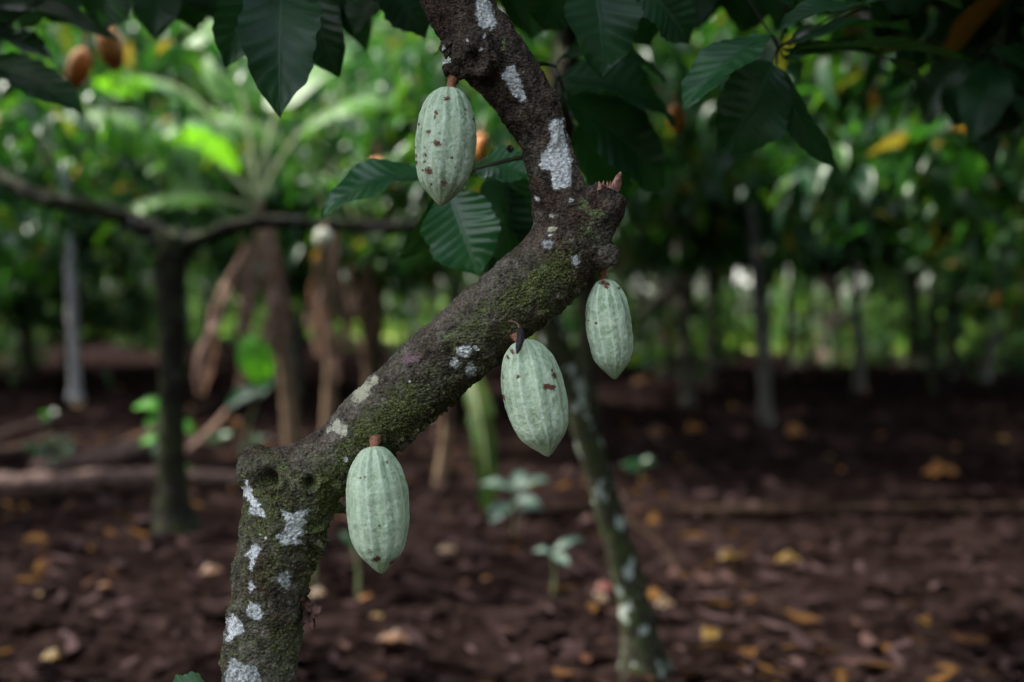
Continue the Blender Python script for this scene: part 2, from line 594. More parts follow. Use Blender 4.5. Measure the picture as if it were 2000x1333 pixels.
M['banana_old'] = mat_leaf('banana_blade_yellowing', (0.018, 0.065, 0.012), (0.06, 0.075, 0.013), (0.06, 0.18, 0.01), 0.3, 0.5, 30, (0.12, 0.16, 0.05), 0.5, 0.15)
M['petiole'] = mat_flat('banana_petiole', (0.12, 0.15, 0.06), (0.23, 0.26, 0.13), 10, 0.7, spec=.15)
M['pseudostem'] = mat_flat('banana_sheath', (0.07, 0.042, 0.025), (0.20, 0.13, 0.075), 14, 0.7, bump=0.8)
M['dry_leaf'] = mat_flat('dry_banana_leaf', (0.10, 0.055, 0.035), (0.30, 0.19, 0.145), 12, 0.75, 0.2, (0.3, 0.16, 0.1), bump=0.8)
M['litter'] = mat_litter()
M['soil'] = mat_ground()
M['field'] = mat_field()
M['yleaf'] = mat_flat('fallen_yellow', (0.0818, 0.0484, 0.0056), (0.1414, 0.0856, 0.0112), 30, 0.5, 0.2, (0.7, 0.4, 0.05))
M['oleaf'] = mat_flat('fallen_orange', (0.1116, 0.0409, 0.0056), (0.1674, 0.067, 0.0074), 30, 0.5, 0.2, (0.7, 0.3, 0.05))
M['rleaf'] = mat_flat('fallen_red', (0.096, 0.027, 0.021), (0.15, 0.045, 0.033), 30, 0.5, 0.2, (0.5, 0.15, 0.1))
M['pleaf'] = mat_flat('fallen_pale', (0.093, 0.0595, 0.0316), (0.1414, 0.1004, 0.0558), 30, 0.5, 0.15, (0.5, 0.4, 0.25))
M['bleaf'] = mat_flat('fallen_brown', (0.062, 0.0279, 0.0105), (0.1178, 0.0558, 0.0217), 30, 0.5, 0.15, (0.4, 0.2, 0.1))
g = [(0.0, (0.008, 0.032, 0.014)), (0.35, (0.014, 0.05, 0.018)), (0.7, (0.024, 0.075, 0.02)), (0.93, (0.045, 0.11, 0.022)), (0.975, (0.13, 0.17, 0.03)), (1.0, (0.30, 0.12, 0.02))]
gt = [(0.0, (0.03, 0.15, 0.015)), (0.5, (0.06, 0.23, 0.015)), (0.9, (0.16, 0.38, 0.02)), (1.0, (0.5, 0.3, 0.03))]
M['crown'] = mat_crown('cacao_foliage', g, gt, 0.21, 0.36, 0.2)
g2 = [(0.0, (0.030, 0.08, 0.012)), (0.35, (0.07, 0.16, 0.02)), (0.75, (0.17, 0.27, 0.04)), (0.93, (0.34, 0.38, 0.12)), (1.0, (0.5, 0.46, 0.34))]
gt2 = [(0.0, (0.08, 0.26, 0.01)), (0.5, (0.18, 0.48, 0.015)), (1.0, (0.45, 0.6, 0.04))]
M['crown_far'] = mat_crown('sunny_foliage', g2, gt2, 0.45, 0.42)  # leaf colours brightened: sunlight of the clearing put into the albedo

# ------------------------------------------------------------------ ground and field
def build_ground():
    xs = np.concatenate([np.linspace(-400, -24, 12), np.linspace(-22, 22, 220), np.linspace(24, 400, 12)])
    ys = np.concatenate([np.linspace(-60, -2, 10), np.linspace(-1.5, 34, 260), np.linspace(35, 600, 30)])
    X, Y = np.meshgrid(xs, ys)
    Z = ground_z(X, Y)
    P = np.stack([X.ravel(), Y.ravel(), np.zeros(X.size)], 1)
    near = (np.abs(P[:, 0]) < 23) & (P[:, 1] > -2) & (P[:, 1] < 34.5)
    Z = Z.ravel() + np.where(near, 0.05 * fbm(P * 1.3, 4) , 0)
    V = np.stack([X.ravel(), Y.ravel(), Z], 1)
    nx, ny = len(xs), len(ys)
    i = np.arange(ny - 1)[:, None] * nx + np.arange(nx - 1)[None, :]
    Q = np.stack([i, i + 1, i + nx + 1, i + nx], -1).reshape(-1, 4)
    o = link('ground', make_mesh('ground', V, Q, M['soil']), kind='structure')
    # sunlit grass beyond the plantation
    xs = np.linspace(-200, 200, 60); ys = np.concatenate([np.linspace(0, 20, 24), np.linspace(24, 300, 20)])
    X, Y0 = np.meshgrid(xs, ys)
    front = 32.5 + 3.2 * np.sin(X * 0.33 + 1) + 1.4 * np.sin(X * 0.9 + 2)
    Y = front + Y0
    Z = ground_z(X, Y) + 0.02 + 0.06 * np.clip(Y0, 0, 1)
    V = np.stack([X.ravel(), Y.ravel(), Z.ravel()], 1)
    nx, ny = len(xs), len(ys)
    i = np.arange(ny - 1)[:, None] * nx + np.arange(nx - 1)[None, :]
    Q = np.stack([i, i + 1, i + nx + 1, i + nx], -1).reshape(-1, 4)
    link('field', make_mesh('field', V, Q, M['field']), kind='structure')


build_ground()


# ------------------------------------------------------------------ leaf cards (crowns, litter, saplings)
def card_template(nu=2, nv=4, droop=0.35, fold=0.25, shape='cacao'):
    t = np.linspace(0, 1, nv + 1)
    w = np.sin(np.pi * np.clip(t, 0.02, 0.985) ** 0.9) ** 0.8
    u = np.linspace(-1, 1, nu + 1)
    T, U = np.meshgrid(t, u, indexing='ij')
    Wd = w[:, None] * U * 0.5
    x = T - 0.25 * droop * T ** 2
    z = -droop * T ** 2 * 0.8 + fold * np.abs(Wd)
    V = np.stack([x, Wd, z], -1).reshape(-1, 3)     # y in unit widths
    i = np.arange(nv)[:, None] * (nu + 1) + np.arange(nu)[None, :]
    Q = np.stack([i, i + 1, i + nu + 2, i + nu + 1], -1).reshape(-1, 4)
    uv = np.stack([(U.ravel() + 1) / 2, T.ravel()], 1)
    return V, Q, uv


def scatter_cards(base, d, up, L, W, tmpl):
    """base,d,up (n,3); L,W (n,) -> V,Q,uv"""
    TV, TQ, TU = tmpl
    d = d / np.linalg.norm(d, axis=1)[:, None]
    s = np.cross(up, d)
    s /= np.linalg.norm(s, axis=1)[:, None] + 1e-9
    n = np.cross(d, s)
    x = TV[:, 0][None, :, None] * L[:, None, None] * d[:, None, :]
    y = TV[:, 1][None, :, None] * W[:, None, None] * s[:, None, :]
    z = TV[:, 2][None, :, None] * L[:, None, None] * n[:, None, :]
    V = (base[:, None, :] + x + y + z).reshape(-1, 3)
    k = len(TV)
    Q = (TQ[None] + (np.arange(len(base)) * k)[:, None, None]).reshape(-1, 4)
    return V, Q, np.tile(TU, (len(base), 1)), k


CARD = card_template()


def crown_arrays(seed, Rx, H, ncl, nl, leafL=0.24, bottom_flat=0.35):
    """crown with clusters of hanging leaves; origin at crown bottom centre"""
    r = np.random.default_rng(seed)
    P = []
    while len(P) < ncl:
        q = r.uniform(-1, 1, 3)
        d = np.linalg.norm(q)
        if d > 1 or d < 0.35:
            continue
        if perlin((q * 1.7 + seed)[None])[0] < -0.12:
            continue
        P.append(q)
    P = np.array(P)
    P[:, 0] *= Rx; P[:, 1] *= Rx
    P[:, 2] = (P[:, 2] * 0.5 + 0.5) ** (1 + bottom_flat) * H
    n = ncl * nl
    c = np.repeat(P, nl, 0)
    az = r.uniform(0, 2 * np.pi, n)
    el = r.uniform(-1.1, 0.15, n)
    d = np.stack([np.cos(az) * np.cos(el), np.sin(az) * np.cos(el), np.sin(el)], 1)
    base = c + r.normal(size=(n, 3)) * 0.10 + d * 0.03
    up = np.stack([r.normal(size=n) * 0.35, r.normal(size=n) * 0.35, np.ones(n)], 1)
    L = leafL * r.uniform(0.65, 1.25, n)
    W = L * r.uniform(0.3, 0.42, n)
    V, Q, uv, k = scatter_cards(base, d, up, L, W, CARD)
    clr = r.uniform(-0.12, 0.12, ncl)
    rnd = np.clip(r.uniform(0, 1, n) ** 1.1 + np.repeat(clr, nl), 0, 0.999)
    return V, Q, uv, np.repeat(rnd, k), P


CROWNS = []
for k, (s, Rx, H, ncl, nl) in enumerate([(1, 1.9, 2.6, 210, 15), (2, 2.1, 2.3, 230, 15), (3, 1.7, 2.9, 190, 16), (4, 2.0, 2.5, 150, 14)]):
    V, Q, uv, rn, P = crown_arrays(s, Rx, H, ncl, nl)
    CROWNS.append((make_mesh('crown', V, Q, M['crown'], uv=uv, attrs={'rnd': rn}), P))
CROWNS_FAR = []
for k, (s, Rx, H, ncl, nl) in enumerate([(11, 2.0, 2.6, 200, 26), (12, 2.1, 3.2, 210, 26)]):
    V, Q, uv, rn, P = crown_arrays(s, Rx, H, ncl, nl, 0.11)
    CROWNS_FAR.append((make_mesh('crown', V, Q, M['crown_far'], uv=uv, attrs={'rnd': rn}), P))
CROWNS_THIN = []
for k, (s, Rx, H, ncl, nl) in enumerate([(21, 1.8, 2.8, 70, 9), (22, 1.6, 3.2, 60, 9)]):
    V, Q, uv, rn, P = crown_arrays(s, Rx, H, ncl, nl, 0.22)
    CROWNS_THIN.append((make_mesh('crown', V, Q, M['crown'], uv=uv, attrs={'rnd': rn}), P))


def limbs(acc, top, P, n, r0, seed):
    r = random.Random(seed)
    idx = r.sample(range(len(P)), n)
    for i in idx:
        e = Vector(P[i])
        m = (Vector(top) * 0.5 + e * 0.5) + Vector((r.uniform(-.15, .15), r.uniform(-.15, .15), -0.12))
        V, Q, T = tube([top, m, e], [r0, r0 * 0.6, r0 * 0.2], 6, 8, 0.1, i)
        acc.add(V, Q, T)


def path_tree(label, pathpx, depth, mat, crown=None, group=None, branches=(), crown_off=(0, 0, 0), crown_s=1.0, crown_rz=0.0, extra_top=None, flare=1.6, lean_y=0.0, n=14, cat='tree', rough=0.22, name='cacao_tree'):
    """tree whose visible trunk follows pixels (px,py,halfwidth) at a depth; bottom first"""
    g0 = gpt(pathpx[0][0], pathpx[0][1])
    depth = depth or g0.y
    pts = [at(p[0], p[1], depth) for p in pathpx]
    rad = [p[2] / F * depth for p in pathpx]
    gz = float(ground_z(pts[0].x, depth))
    pts[0].z = gz - 0.05
    for i in range(1, len(pts)):
        pts[i].y += lean_y * (pts[i].z - gz)
    if extra_top:
        for dx, dy, dz, r in extra_top:
            pts.append(pts[-1] + Vector((dx, dy, dz)))
            rad.append(r)
    root = empty(name, (pts[0].x, depth, gz), label, cat, group)
    off = np.array(root.location)
    acc = Acc()
    rad0 = list(rad)
    V, Q, T = tube(pts, rad0, n, 8 * len(pts), rough, depth)
    dz = np.clip(1 - (V[:, 2] - gz) / 0.35, 0, 1)
    cxy = np.array([pts[0].x, pts[0].y])
    V[:, :2] = cxy + (V[:, :2] - cxy) * (1 + (flare - 1) * dz[:, None] ** 2)
    acc.add(V, Q, T)
    for b in branches:
        bp = [at(p[0], p[1], depth + (p[3] if len(p) > 3 else 0)) for p in b]
        br = [p[2] / F * depth for p in b]
        V, Q, T = tube(bp, br, 12, 14 * len(bp), 0.5, depth + 1)
        acc.add(V, Q, T)
    if crown is not None:
        me, P = crown
        top = pts[-1]
        base = Vector((top.x + crown_off[0], top.y + crown_off[1], top.z + crown_off[2]))
        Pw = [(Matrix.Rotation(crown_rz, 3, 'Z') @ Vector(p)) * crown_s + base for p in P]
        limbs(acc, top, Pw, 9, rad[-1] * 0.8, int(depth * 10))
    link('trunk', acc.mesh('trunk', mat, off), root)
    if crown is not None:
        c = link('crown', crown[0], root)
        c.location = base - root.location
        c.rotation_euler = (0, 0, crown_rz)
        c.scale = (crown_s,) * 3
    return root


# ------------------------------------------------------------------ foreground cacao tree
D0 = 1.36
# centre line of the trunk in photograph pixels: x, y, half width, depth offset
TRUNK = [(520, 1640, 84, .02), (508, 1480, 78, .01), (506, 1333, 72, 0), (514, 1250, 73, 0), (527, 1150, 72, 0), (548, 1060, 76, 0), (566, 985, 84, 0),
         (610, 930, 72, 0), (672, 880, 66, .0), (748, 812, 70, .0), (830, 738, 73, .01), (920, 655, 74, .01), (1010, 580, 73, .01),
         (1085, 512, 74, .02), (1112, 450, 70, .02), (1092, 380, 56, .02), (1078, 320, 49, .02), (1058, 262, 50, .02), (1030, 205, 56, .02),
         (992, 150, 62, .02), (952, 100, 66, .02), (915, 45, 64, .03), (885, -10, 64, .03), (858, -70, 62, .04), (820, -180, 60, .06), (790, -300, 56, .1)]
KNOBS = [((500, 900, .0), 31), ((512, 925, .0), 46), ((545, 915, -.01), 40), ((600, 935, -.012), 44),          # swollen knob at the elbow
         ((925, 112, -.025), 44), ((868, 92, -.005), 14), ((882, 135, -.01), 20),
         ((1192, 497, .0), 15), ((1176, 505, .0), 20), ((997, 290, -.0), 9), ((468, 1112, .0), 17), ((476, 1090, -.005), 14),
         ((1078, 185, -.0), 12), ((448, 1240, 0), 9), ((575, 1040, -.03), 26),
         ((733, 846, -.045), 12), ((1002, 650, -.028), 12), ((1174, 510, .02), 11), ((892, 139, -.02), 13)]
SEGS = []


def seg_add(a, b, ra, rb):
    SEGS.append((np.array(a), np.array(b), ra, rb))


tp = np.array([[*at(x, y, D0 + o), h / F * (D0 + o)] for x, y, h, o in TRUNK])
# carry on down to the soil
low = np.array([[tp[0][0] + 0.0, 1.38, 0.38, .062], [tp[0][0] - 0.01, 1.39, 0.15, .07], [tp[0][0] - 0.01, 1.39, -0.06, .095]])
tp = np.vstack([low[::-1], tp])
tc = catmull(tp, 110)
for i in range(len(tc) - 1):
    seg_add(tc[i][:3], tc[i + 1][:3], tc[i][3], tc[i + 1][3])
NTR = len(SEGS)
# broken stub
st = np.array([[*at(x, y, D0 + o), h / F * (D0 + o)] for x, y, h, o in [(1110, 475, 60, .02), (1148, 440, 50, .015), (1176, 404, 40, .01), (1190, 378, 36, .01)]])
for i in range(3):
    seg_add(st[i][:3], st[i + 1][:3], st[i][3], st[i + 1][3])
for (x, y, o), h in KNOBS:
    p = at(x, y, D0 + o)
    seg_add(p, p + Vector((0.0005, 0, 0)), h / F * D0, h / F * D0)


def sdf(P):
    """smooth union of the tapered segments"""
    k = 0.010
    d = np.full(len(P), 1e3)
    for n, (a, b, ra, rb) in enumerate(SEGS):
        ab = b - a
        m = (np.abs(P[:, 2] - (a[2] + b[2]) / 2) < 0.16 + abs(ab[2])) & (np.abs(P[:, 0] - (a[0] + b[0]) / 2) < 0.2 + abs(ab[0]))
        if not m.any():
            continue
        p = P[m]
        t = np.clip(((p - a) @ ab) / (ab @ ab), 0, 1)
        q = np.linalg.norm(p - a - t[:, None] * ab, axis=1) - (ra + (rb - ra) * t)
        o = d[m]
        if n < NTR:
            d[m] = np.minimum(o, q)
        else:
            h = np.clip(0.5 + 0.5 * (o - q) / k, 0, 1)
            d[m] = o * (1 - h) + q * h - k * h * (1 - h)
    return d


def build_main_trunk():
    bm_acc = Acc()
    V, Q, T = tube(tc[:, :3], tc[:, 3], 32, 220)
    bm_acc.add(V, Q, T)
    V, Q, T = tube(st[:, :3], st[:, 3], 24, 24)
    bm_acc.add(V, Q, T)
    me = bm_acc.mesh('tmp', M['main'])
    import bmesh
    bm = bmesh.new()
    bm.from_mesh(me)
    for (x, y, o), h in KNOBS:
        p = at(x, y, D0 + o)
        bmesh.ops.create_icosphere(bm, subdivisions=3, radius=h / F * D0, matrix=Matrix.Translation(p))
    bm.to_mesh(me)
    bm.free()
    ob = bpy.data.objects.new('tmp', me)
    COL.objects.link(ob)
    md = ob.modifiers.new('r', 'REMESH')
    md.mode = 'VOXEL'
    md.voxel_size = 0.00135
    dg = bpy.context.evaluated_depsgraph_get()
    ev = ob.evaluated_get(dg).to_mesh()
    n = len(ev.vertices)
    P = np.empty(n * 3, np.float32); ev.vertices.foreach_get('co', P); P = P.reshape(-1, 3).astype(float)
    nl = len(ev.loops)
    li = np.empty(nl, np.int32); ev.loops.foreach_get('vertex_index', li)
    ls = np.empty(len(ev.polygons), np.int32); ev.polygons.foreach_get('loop_start', ls)
    lt = np.empty(len(ev.polygons), np.int32); ev.polygons.foreach_get('loop_total', lt)
    Q = np.stack([li[ls[lt == 4] + k] for k in range(4)], 1)
    T = np.stack([li[ls[lt == 3] + k] for k in range(3)], 1) if (lt == 3).any() else None
    bpy.data.objects.remove(ob)
    e = 0.0015
    for it in range(3):
        f = sdf(P)
        g = np.stack([sdf(P + np.array(v) * e) - f for v in ((1, 0, 0), (0, 1, 0), (0, 0, 1))], 1) / e
        gn = g / (np.linalg.norm(g, axis=1)[:, None] + 1e-6)
        P = P - gn * np.clip(f, -0.01, 0.01)[:, None]
    N = gn
    px, py = to_px(P)
    # arc position of the tree: masks for regions
    diag = sstep(560, 660, px) * sstep(1190, 1100, px) * sstep(430, 500, py)
    lower = sstep(900, 960, py) * sstep(720, 640, px)
    upper = sstep(420, 360, py)
    facing = np.clip(-N[:, 1], 0, 1)
    # --- displacement
    disp = 0.0055 * fbm(P * 16, 3) + 0.0040 * fbm(P * 48 + 5, 3)
    disp += 0.0035 * lower * fbm(P * 90 + 3, 2) - 0.004 * upper * np.abs(perlin(P * np.array([70, 70, 35]) + 4))
    ax = np.array([0.74, 0, 0.67])
    Pw = P + 0.010 * np.stack([perlin(P * 40), perlin(P * 40 + 9), perlin(P * 40 + 19)], 1)
    peb = np.abs(perlin(Pw * np.array([150, 190, 260])))
    disp += 0.0034 * (0.35 - peb) * (0.5 + 0.5 * diag + 0.2 * lower)
    disp += 0.0012 * perlin(P * 300)
    kn = np.exp(-((px - 1192) ** 2 + (py - 500) ** 2) / 30.0 ** 2)
    disp += kn * 0.012 * fbm(P * 70 + 2, 3)
    kn = np.exp(-((px - 880) ** 2 + (py - 112) ** 2) / 40.0 ** 2)
    disp += kn * 0.008 * fbm(P * 80 + 2, 3)
    under = sstep(0.15, 0.8, -N[:, 2] * 0.75 + N[:, 0] * 0.5) * (diag + 0.8 * lower + .35 * upper)
    cr = np.maximum(0, perlin(P * 85 + 3) + 0.35 * perlin(P * 190)) * np.maximum(0, perlin(P * 22 + 7) + 0.35)
    disp += under * 0.017 * cr
    left = sstep(0.4, 0.9, -N[:, 0]) * lower
    disp += left * 0.006 * np.maximum(0, perlin(P * 70 + 8))
    disp += upper * 0.0025 * fbm(P * 60 + 31, 3)

    def ring(cx, cy, r, depth, wob=0.25):
        """knot: rings of bark around a sunk hole"""
        nonlocal disp
        dx, dy = (px - cx) / r[0], (py - cy) / r[1]
        d = np.sqrt(dx * dx + dy * dy) * (1 + wob * perlin(P * 50 + cx))
        m = (N[:, 1] < 0.1)
        disp += m * (-depth * np.exp(-(d / 0.48) ** 3) + 0.0065 * np.exp(-((d - 0.9) / 0.3) ** 2) * (0.6 + perlin(P * 60 + cy)) - 0.0016 * np.exp(-((d - 1.35) / 0.2) ** 2) * (0.5 + perlin(P * 45 + cy + 7))
                     + 0.0012 * np.exp(-((d - 1.7) / 0.2) ** 2))
    ring(521, 932, (30, 36), 0.040, .4)
    ring(607, 940, (20, 20), 0.018, .4)
    ring(930, 112, (28, 34), 0.014, 0.5)
    ring(878, 118, (14, 18), 0.004, 0.6)
    # hollow, torn end of the stub
    end = np.array(st[-1][:3]); sd = np.array(st[-1][:3] - st[-2][:3]); sd /= np.linalg.norm(sd)
    tt = (P - end) @ sd
    rr = np.linalg.norm(P - end - tt[:, None] * sd, axis=1)
    cap = (tt > 0.004) & (rr < 0.034)
    disp = np.where(cap, -0.012 - 0.016 * sstep(0.024, 0.008, rr) + 0.008 * perlin(P * 140), disp)
    disp += sstep(0.0, .01, tt) * (rr < 0.05) * 0.005 * perlin(P * 90)
    P2 = P + N * disp[:, None]

    # --- painted life of the bark: lichen, moss, bare patches (per vertex)
    fld = np.zeros(n); tone = np.zeros(n)

    def poly(pts, tn, soft=12.0):
        nonlocal fld, tone
        pts = np.array(pts, float)
        mb = (px > pts[:, 0].min() - 20) & (px < pts[:, 0].max() + 20) & (py > pts[:, 1].min() - 20) & (py < pts[:, 1].max() + 20) & (N[:, 1] < 0.45)
        x, y = px[mb], py[mb]
        d = np.full(len(x), 1e9); ins = np.zeros(len(x), bool)
        for i in range(len(pts)):
            a, b = pts[i], pts[(i + 1) % len(pts)]
            e = b - a
            t = np.clip(((x - a[0]) * e[0] + (y - a[1]) * e[1]) / (e @ e), 0, 1)
            d = np.minimum(d, np.hypot(x - a[0] - t * e[0], y - a[1] - t * e[1]))
            c = ((a[1] > y) != (b[1] > y)) & (x < (b[0] - a[0]) * (y - a[1]) / (b[1] - a[1] + 1e-9) + a[0])
            ins ^= c
        f = np.clip(0.5 + np.where(ins, d, -d) / soft, 0, 1.2)
        o = fld[mb]
        tone[mb] = np.where(f > o, tn, tone[mb])
        fld[mb] = np.maximum(o, f)

    def ell(cx, cy, rx, ry, tn, ang=0.0, soft=12.0):
        a = np.linspace(0, 2 * np.pi, 14, endpoint=False)
        x, y = rx * np.cos(a), ry * np.sin(a)
        c, s = math.cos(ang), math.sin(ang)
        poly(np.stack([cx + x * c - y * s, cy + x * s + y * c], 1), tn, soft)

    poly([(480, 938), (487, 945), (490, 962), (500, 972), (510, 985), (506, 992), (497, 990), (488, 980), (478, 968), (471, 955), (468, 952), (478, 948)], .9)
    poly([(490, 990), (505, 990), (518, 998), (522, 1008), (514, 1012), (502, 1004), (490, 1004)], .7)
    poly([(550, 996), (560, 1000), (572, 1004), (585, 998), (604, 993), (607, 999), (598, 1010), (600, 1022), (592, 1032), (592, 1045), (584, 1052), (590, 1062), (578, 1066), (568, 1061), (560, 1068), (546, 1060), (539, 1047), (556, 1038), (558, 1018)], .95)
    poly([(489, 1066), (498, 1062), (508, 1070), (507, 1082), (499, 1090), (497, 1104), (494, 1115), (486, 1105), (489, 1094), (482, 1086)], .9)
    ell(491, 1146, 6, 11, .5)
    poly([(541, 1128), (550, 1118), (562, 1116), (567, 1128), (568, 1146), (560, 1151), (548, 1142)], .35)
    poly([(488, 1174), (500, 1178), (512, 1190), (515, 1200), (508, 1212), (492, 1208), (482, 1196)], .55)
    poly([(452, 1200), (462, 1202), (472, 1220), (479, 1232), (470, 1240), (458, 1244), (452, 1258), (445, 1250), (444, 1225)], .9)
    poly([(452, 1285), (466, 1290), (478, 1300), (492, 1298), (505, 1310), (512, 1345), (436, 1345), (444, 1310)], .4)
    ell(675, 897, 4, 6, .9, 0, 5)
    poly([(654, 822), (664, 818), (668, 828), (678, 832), (677, 846), (668, 855), (660, 848), (652, 842), (640, 850), (634, 842), (646, 834)], 1.6)
    poly([(700, 750), (716, 742), (726, 752), (722, 768), (712, 782), (700, 790), (688, 786), (692, 768)], 1.9, 22)
    poly([(724, 738), (736, 734), (740, 742), (730, 752), (722, 750)], 1.7)
    poly([(893, 680), (905, 675), (918, 676), (925, 684), (918, 694), (906, 698), (896, 694), (889, 700), (893, 690)], .95)
    poly([(884, 700), (893, 700), (902, 710), (900, 718), (888, 722), (880, 714)], .85)
    poly([(912, 708), (922, 706), (930, 720), (928, 734), (916, 738), (909, 728)], .6)
    ell(930, 680, 8, 4, .9, .6, 5)
    poly([(1116, 502), (1124, 498), (1132, 502), (1130, 514), (1126, 522), (1118, 516)], 1.0)
    ell(1079, 448, 11, 5, 1.8, -.2, 6); ell(1076, 460, 5, 3, .9, -.5, 5); ell(1070, 477, 11, 9, .3, 0, 10); ell(1078, 422, 7, 5, 1.7)
    ell(1047, 389, 6, 3, .9, .8, 5); ell(1116, 392, 5, 3, .7)
    poly([(1080, 232), (1100, 232), (1108, 262), (1118, 300), (1120, 330), (1116, 362), (1100, 366), (1082, 372), (1078, 352), (1072, 335), (1056, 330), (1052, 312), (1058, 298), (1072, 286), (1078, 272), (1074, 250)], .8, 12)
    poly([(988, 130), (1006, 127), (1014, 150), (1022, 178), (1030, 196), (1016, 198), (1002, 184), (992, 168), (978, 150)], .5, 12)
    poly([(932, -10), (950, -12), (962, 20), (972, 45), (960, 55), (938, 52), (930, 30)], .45, 12)
    for cx, cy in ((866, 96), (872, 112), (868, 122)):
        ell(cx, cy, 4, 6, .7, .4, 6)
    for cx, cy in ((944, 76), (914, 84), (940, 96), (520, 1050), (508, 1045), (600, 1040), (800, 745), (850, 860)):
        ell(cx, cy, 3, 3, .9, 0, 4)

    def blob(cx, cy, rx, ry, ang=0.0):
        c, s = math.cos(ang), math.sin(ang)
        x, y = px - cx, py - cy
        return np.exp(-(((x * c + y * s) / rx) ** 2 + ((-x * s + y * c) / ry) ** 2))
    # signed position across the diagonal: -1 top-left edge, +1 bottom-right edge
    across = ((px - 748) * 0.67 + (py - 812) * 0.74) / 72
    moss = 0.54 * lower + 0.5 * blob(500, 890, 70, 40) + .3 * blob(610, 900, 40, 40) + diag * (0.30 + 0.4 * sstep(-0.75, 0.0, across)) + 0.12 * upper
    moss += 0.45 * blob(740, 830, 90, 45, -.7) + 0.4 * blob(1050, 560, 80, 35, -.6) + 0.5 * blob(1160, 450, 40, 40) + 0.35 * blob(540, 930, 70, 50) + .3 * blob(900, 640, 80, 26, -.7)
    moss += 0.35 * blob(520, 1020, 60, 60) + 0.2 * blob(560, 1250, 40, 90)
    moss -= 0.55 * blob(1090, 400, 50, 28) + 0.35 * blob(850, 700, 60, 30, -.7) + 0.5 * blob(640, 850, 45, 20, -.8) + .3 * blob(545, 1180, 40, 30)
    bare = 1.0 * blob(640, 862, 45, 13, -.65) + 0.8 * blob(700, 775, 40, 26, -.8) + 0.7 * blob(880, 610, 110, 16, -.72) + 0.45 * blob(1050, 470, 60, 20, -.7) + 0.3 * blob(790, 700, 40, 20, -.7) + .35 * upper * sstep(-.2, .6, N[:, 0]) * 0.3
    pink = 0.95 * blob(802, 702, 26, 11, -.2) + 0.3 * blob(720, 790, 30, 20) + 0.25 * blob(860, 720, 30, 20) + 0.2 * blob(560, 1130, 40, 25)
    yel = 0.62 * blob(1137, 398, 16, 22, .3) + 0.62 * blob(1168, 418, 24, 16) + 0.58 * blob(1155, 455, 30, 18, .6) + 0.5 * blob(880, 660, 60, 14, -.7) + 0.5 * blob(985, 85, 16, 34, -.3) + 0.45 * blob(620, 870, 16, 8) + 0.5 * blob(1060, 520, 30, 16, -.6) + 0.4 * blob(740, 790, 40, 30) + 0.42 * blob(950, 600, 50, 22, -.7)
    A = np.stack([fld, tone, np.clip(moss, 0, 1.3), np.ones(n)], 1)
    B = np.stack([np.clip(pink, 0, 1), np.clip(yel, 0, 1), np.clip(bare, 0, 1), sstep(430, 330, py) * sstep(60, -10, (px - 1060) + (200 - py) * -.62 - 0)], 1)
    return P2, Q, T, A, B


root = empty('cacao_tree', (float(tp[0][0]), 1.39, 0.0), 'sharp foreground cacao tree with a zigzag mossy trunk patched with white lichen', 'tree')
OFF = np.array(root.location)
P2, Q, T, A, B = build_main_trunk()
main_trunk = link('trunk', make_mesh('trunk', P2 - OFF, Q, M['main'], tris=T, attrs={'marks': A, 'marks_b': B}), root)


def splinters():
    """torn pinkish wood in the mouth of the stub"""
    r = random.Random(4)
    acc = Acc()

    def shard(x, y, x2, y2, w, o=0.0, th=0.0025):
        a = np.array(at(x, y, D0 + .005 + o)); b = np.array(at(x2, y2, D0 + .005 + o * 0.8))
        d = b - a
        s = np.array([d[2], 0, -d[0]]); s /= np.linalg.norm(s)
        W = w / F * D0
        yv = np.array([0, th, 0])
        V = []
        for t, k in ((0, 1.0), (0.45, 0.95), (0.75, 0.55), (0.93, 0.28), (1, 0.04)):
            c = a + d * t + s * W * 0.12 * r.uniform(-1, 1)
            V += [c - s * W * k - yv, c + s * W * k - yv * r.uniform(.4, 1.2), c + s * W * k + yv, c - s * W * k + yv]
        Qs = []
        for i in range(4):
            for j in range(4):
                Qs.append([i * 4 + j, i * 4 + (j + 1) % 4, (i + 1) * 4 + (j + 1) % 4, (i + 1) * 4 + j])
        acc.add(np.array(V), np.array(Qs))
    shard(1202, 372, 1211, 336, 9, .004, .004)
    shard(1198, 374, 1203, 350, 7, -.002)
    for x in range(1168, 1202, 4):
        shard(x, 384 + r.uniform(-3, 4), x + r.uniform(-2, 3), 350 + r.uniform(0, 14), r.uniform(2, 4), r.uniform(-.02, .015), .0018)
    shard(1172, 384, 1170, 354, 5, -.016)
    return acc


link('broken_wood', splinters().mesh('broken_wood', M['splinter'], OFF), root)


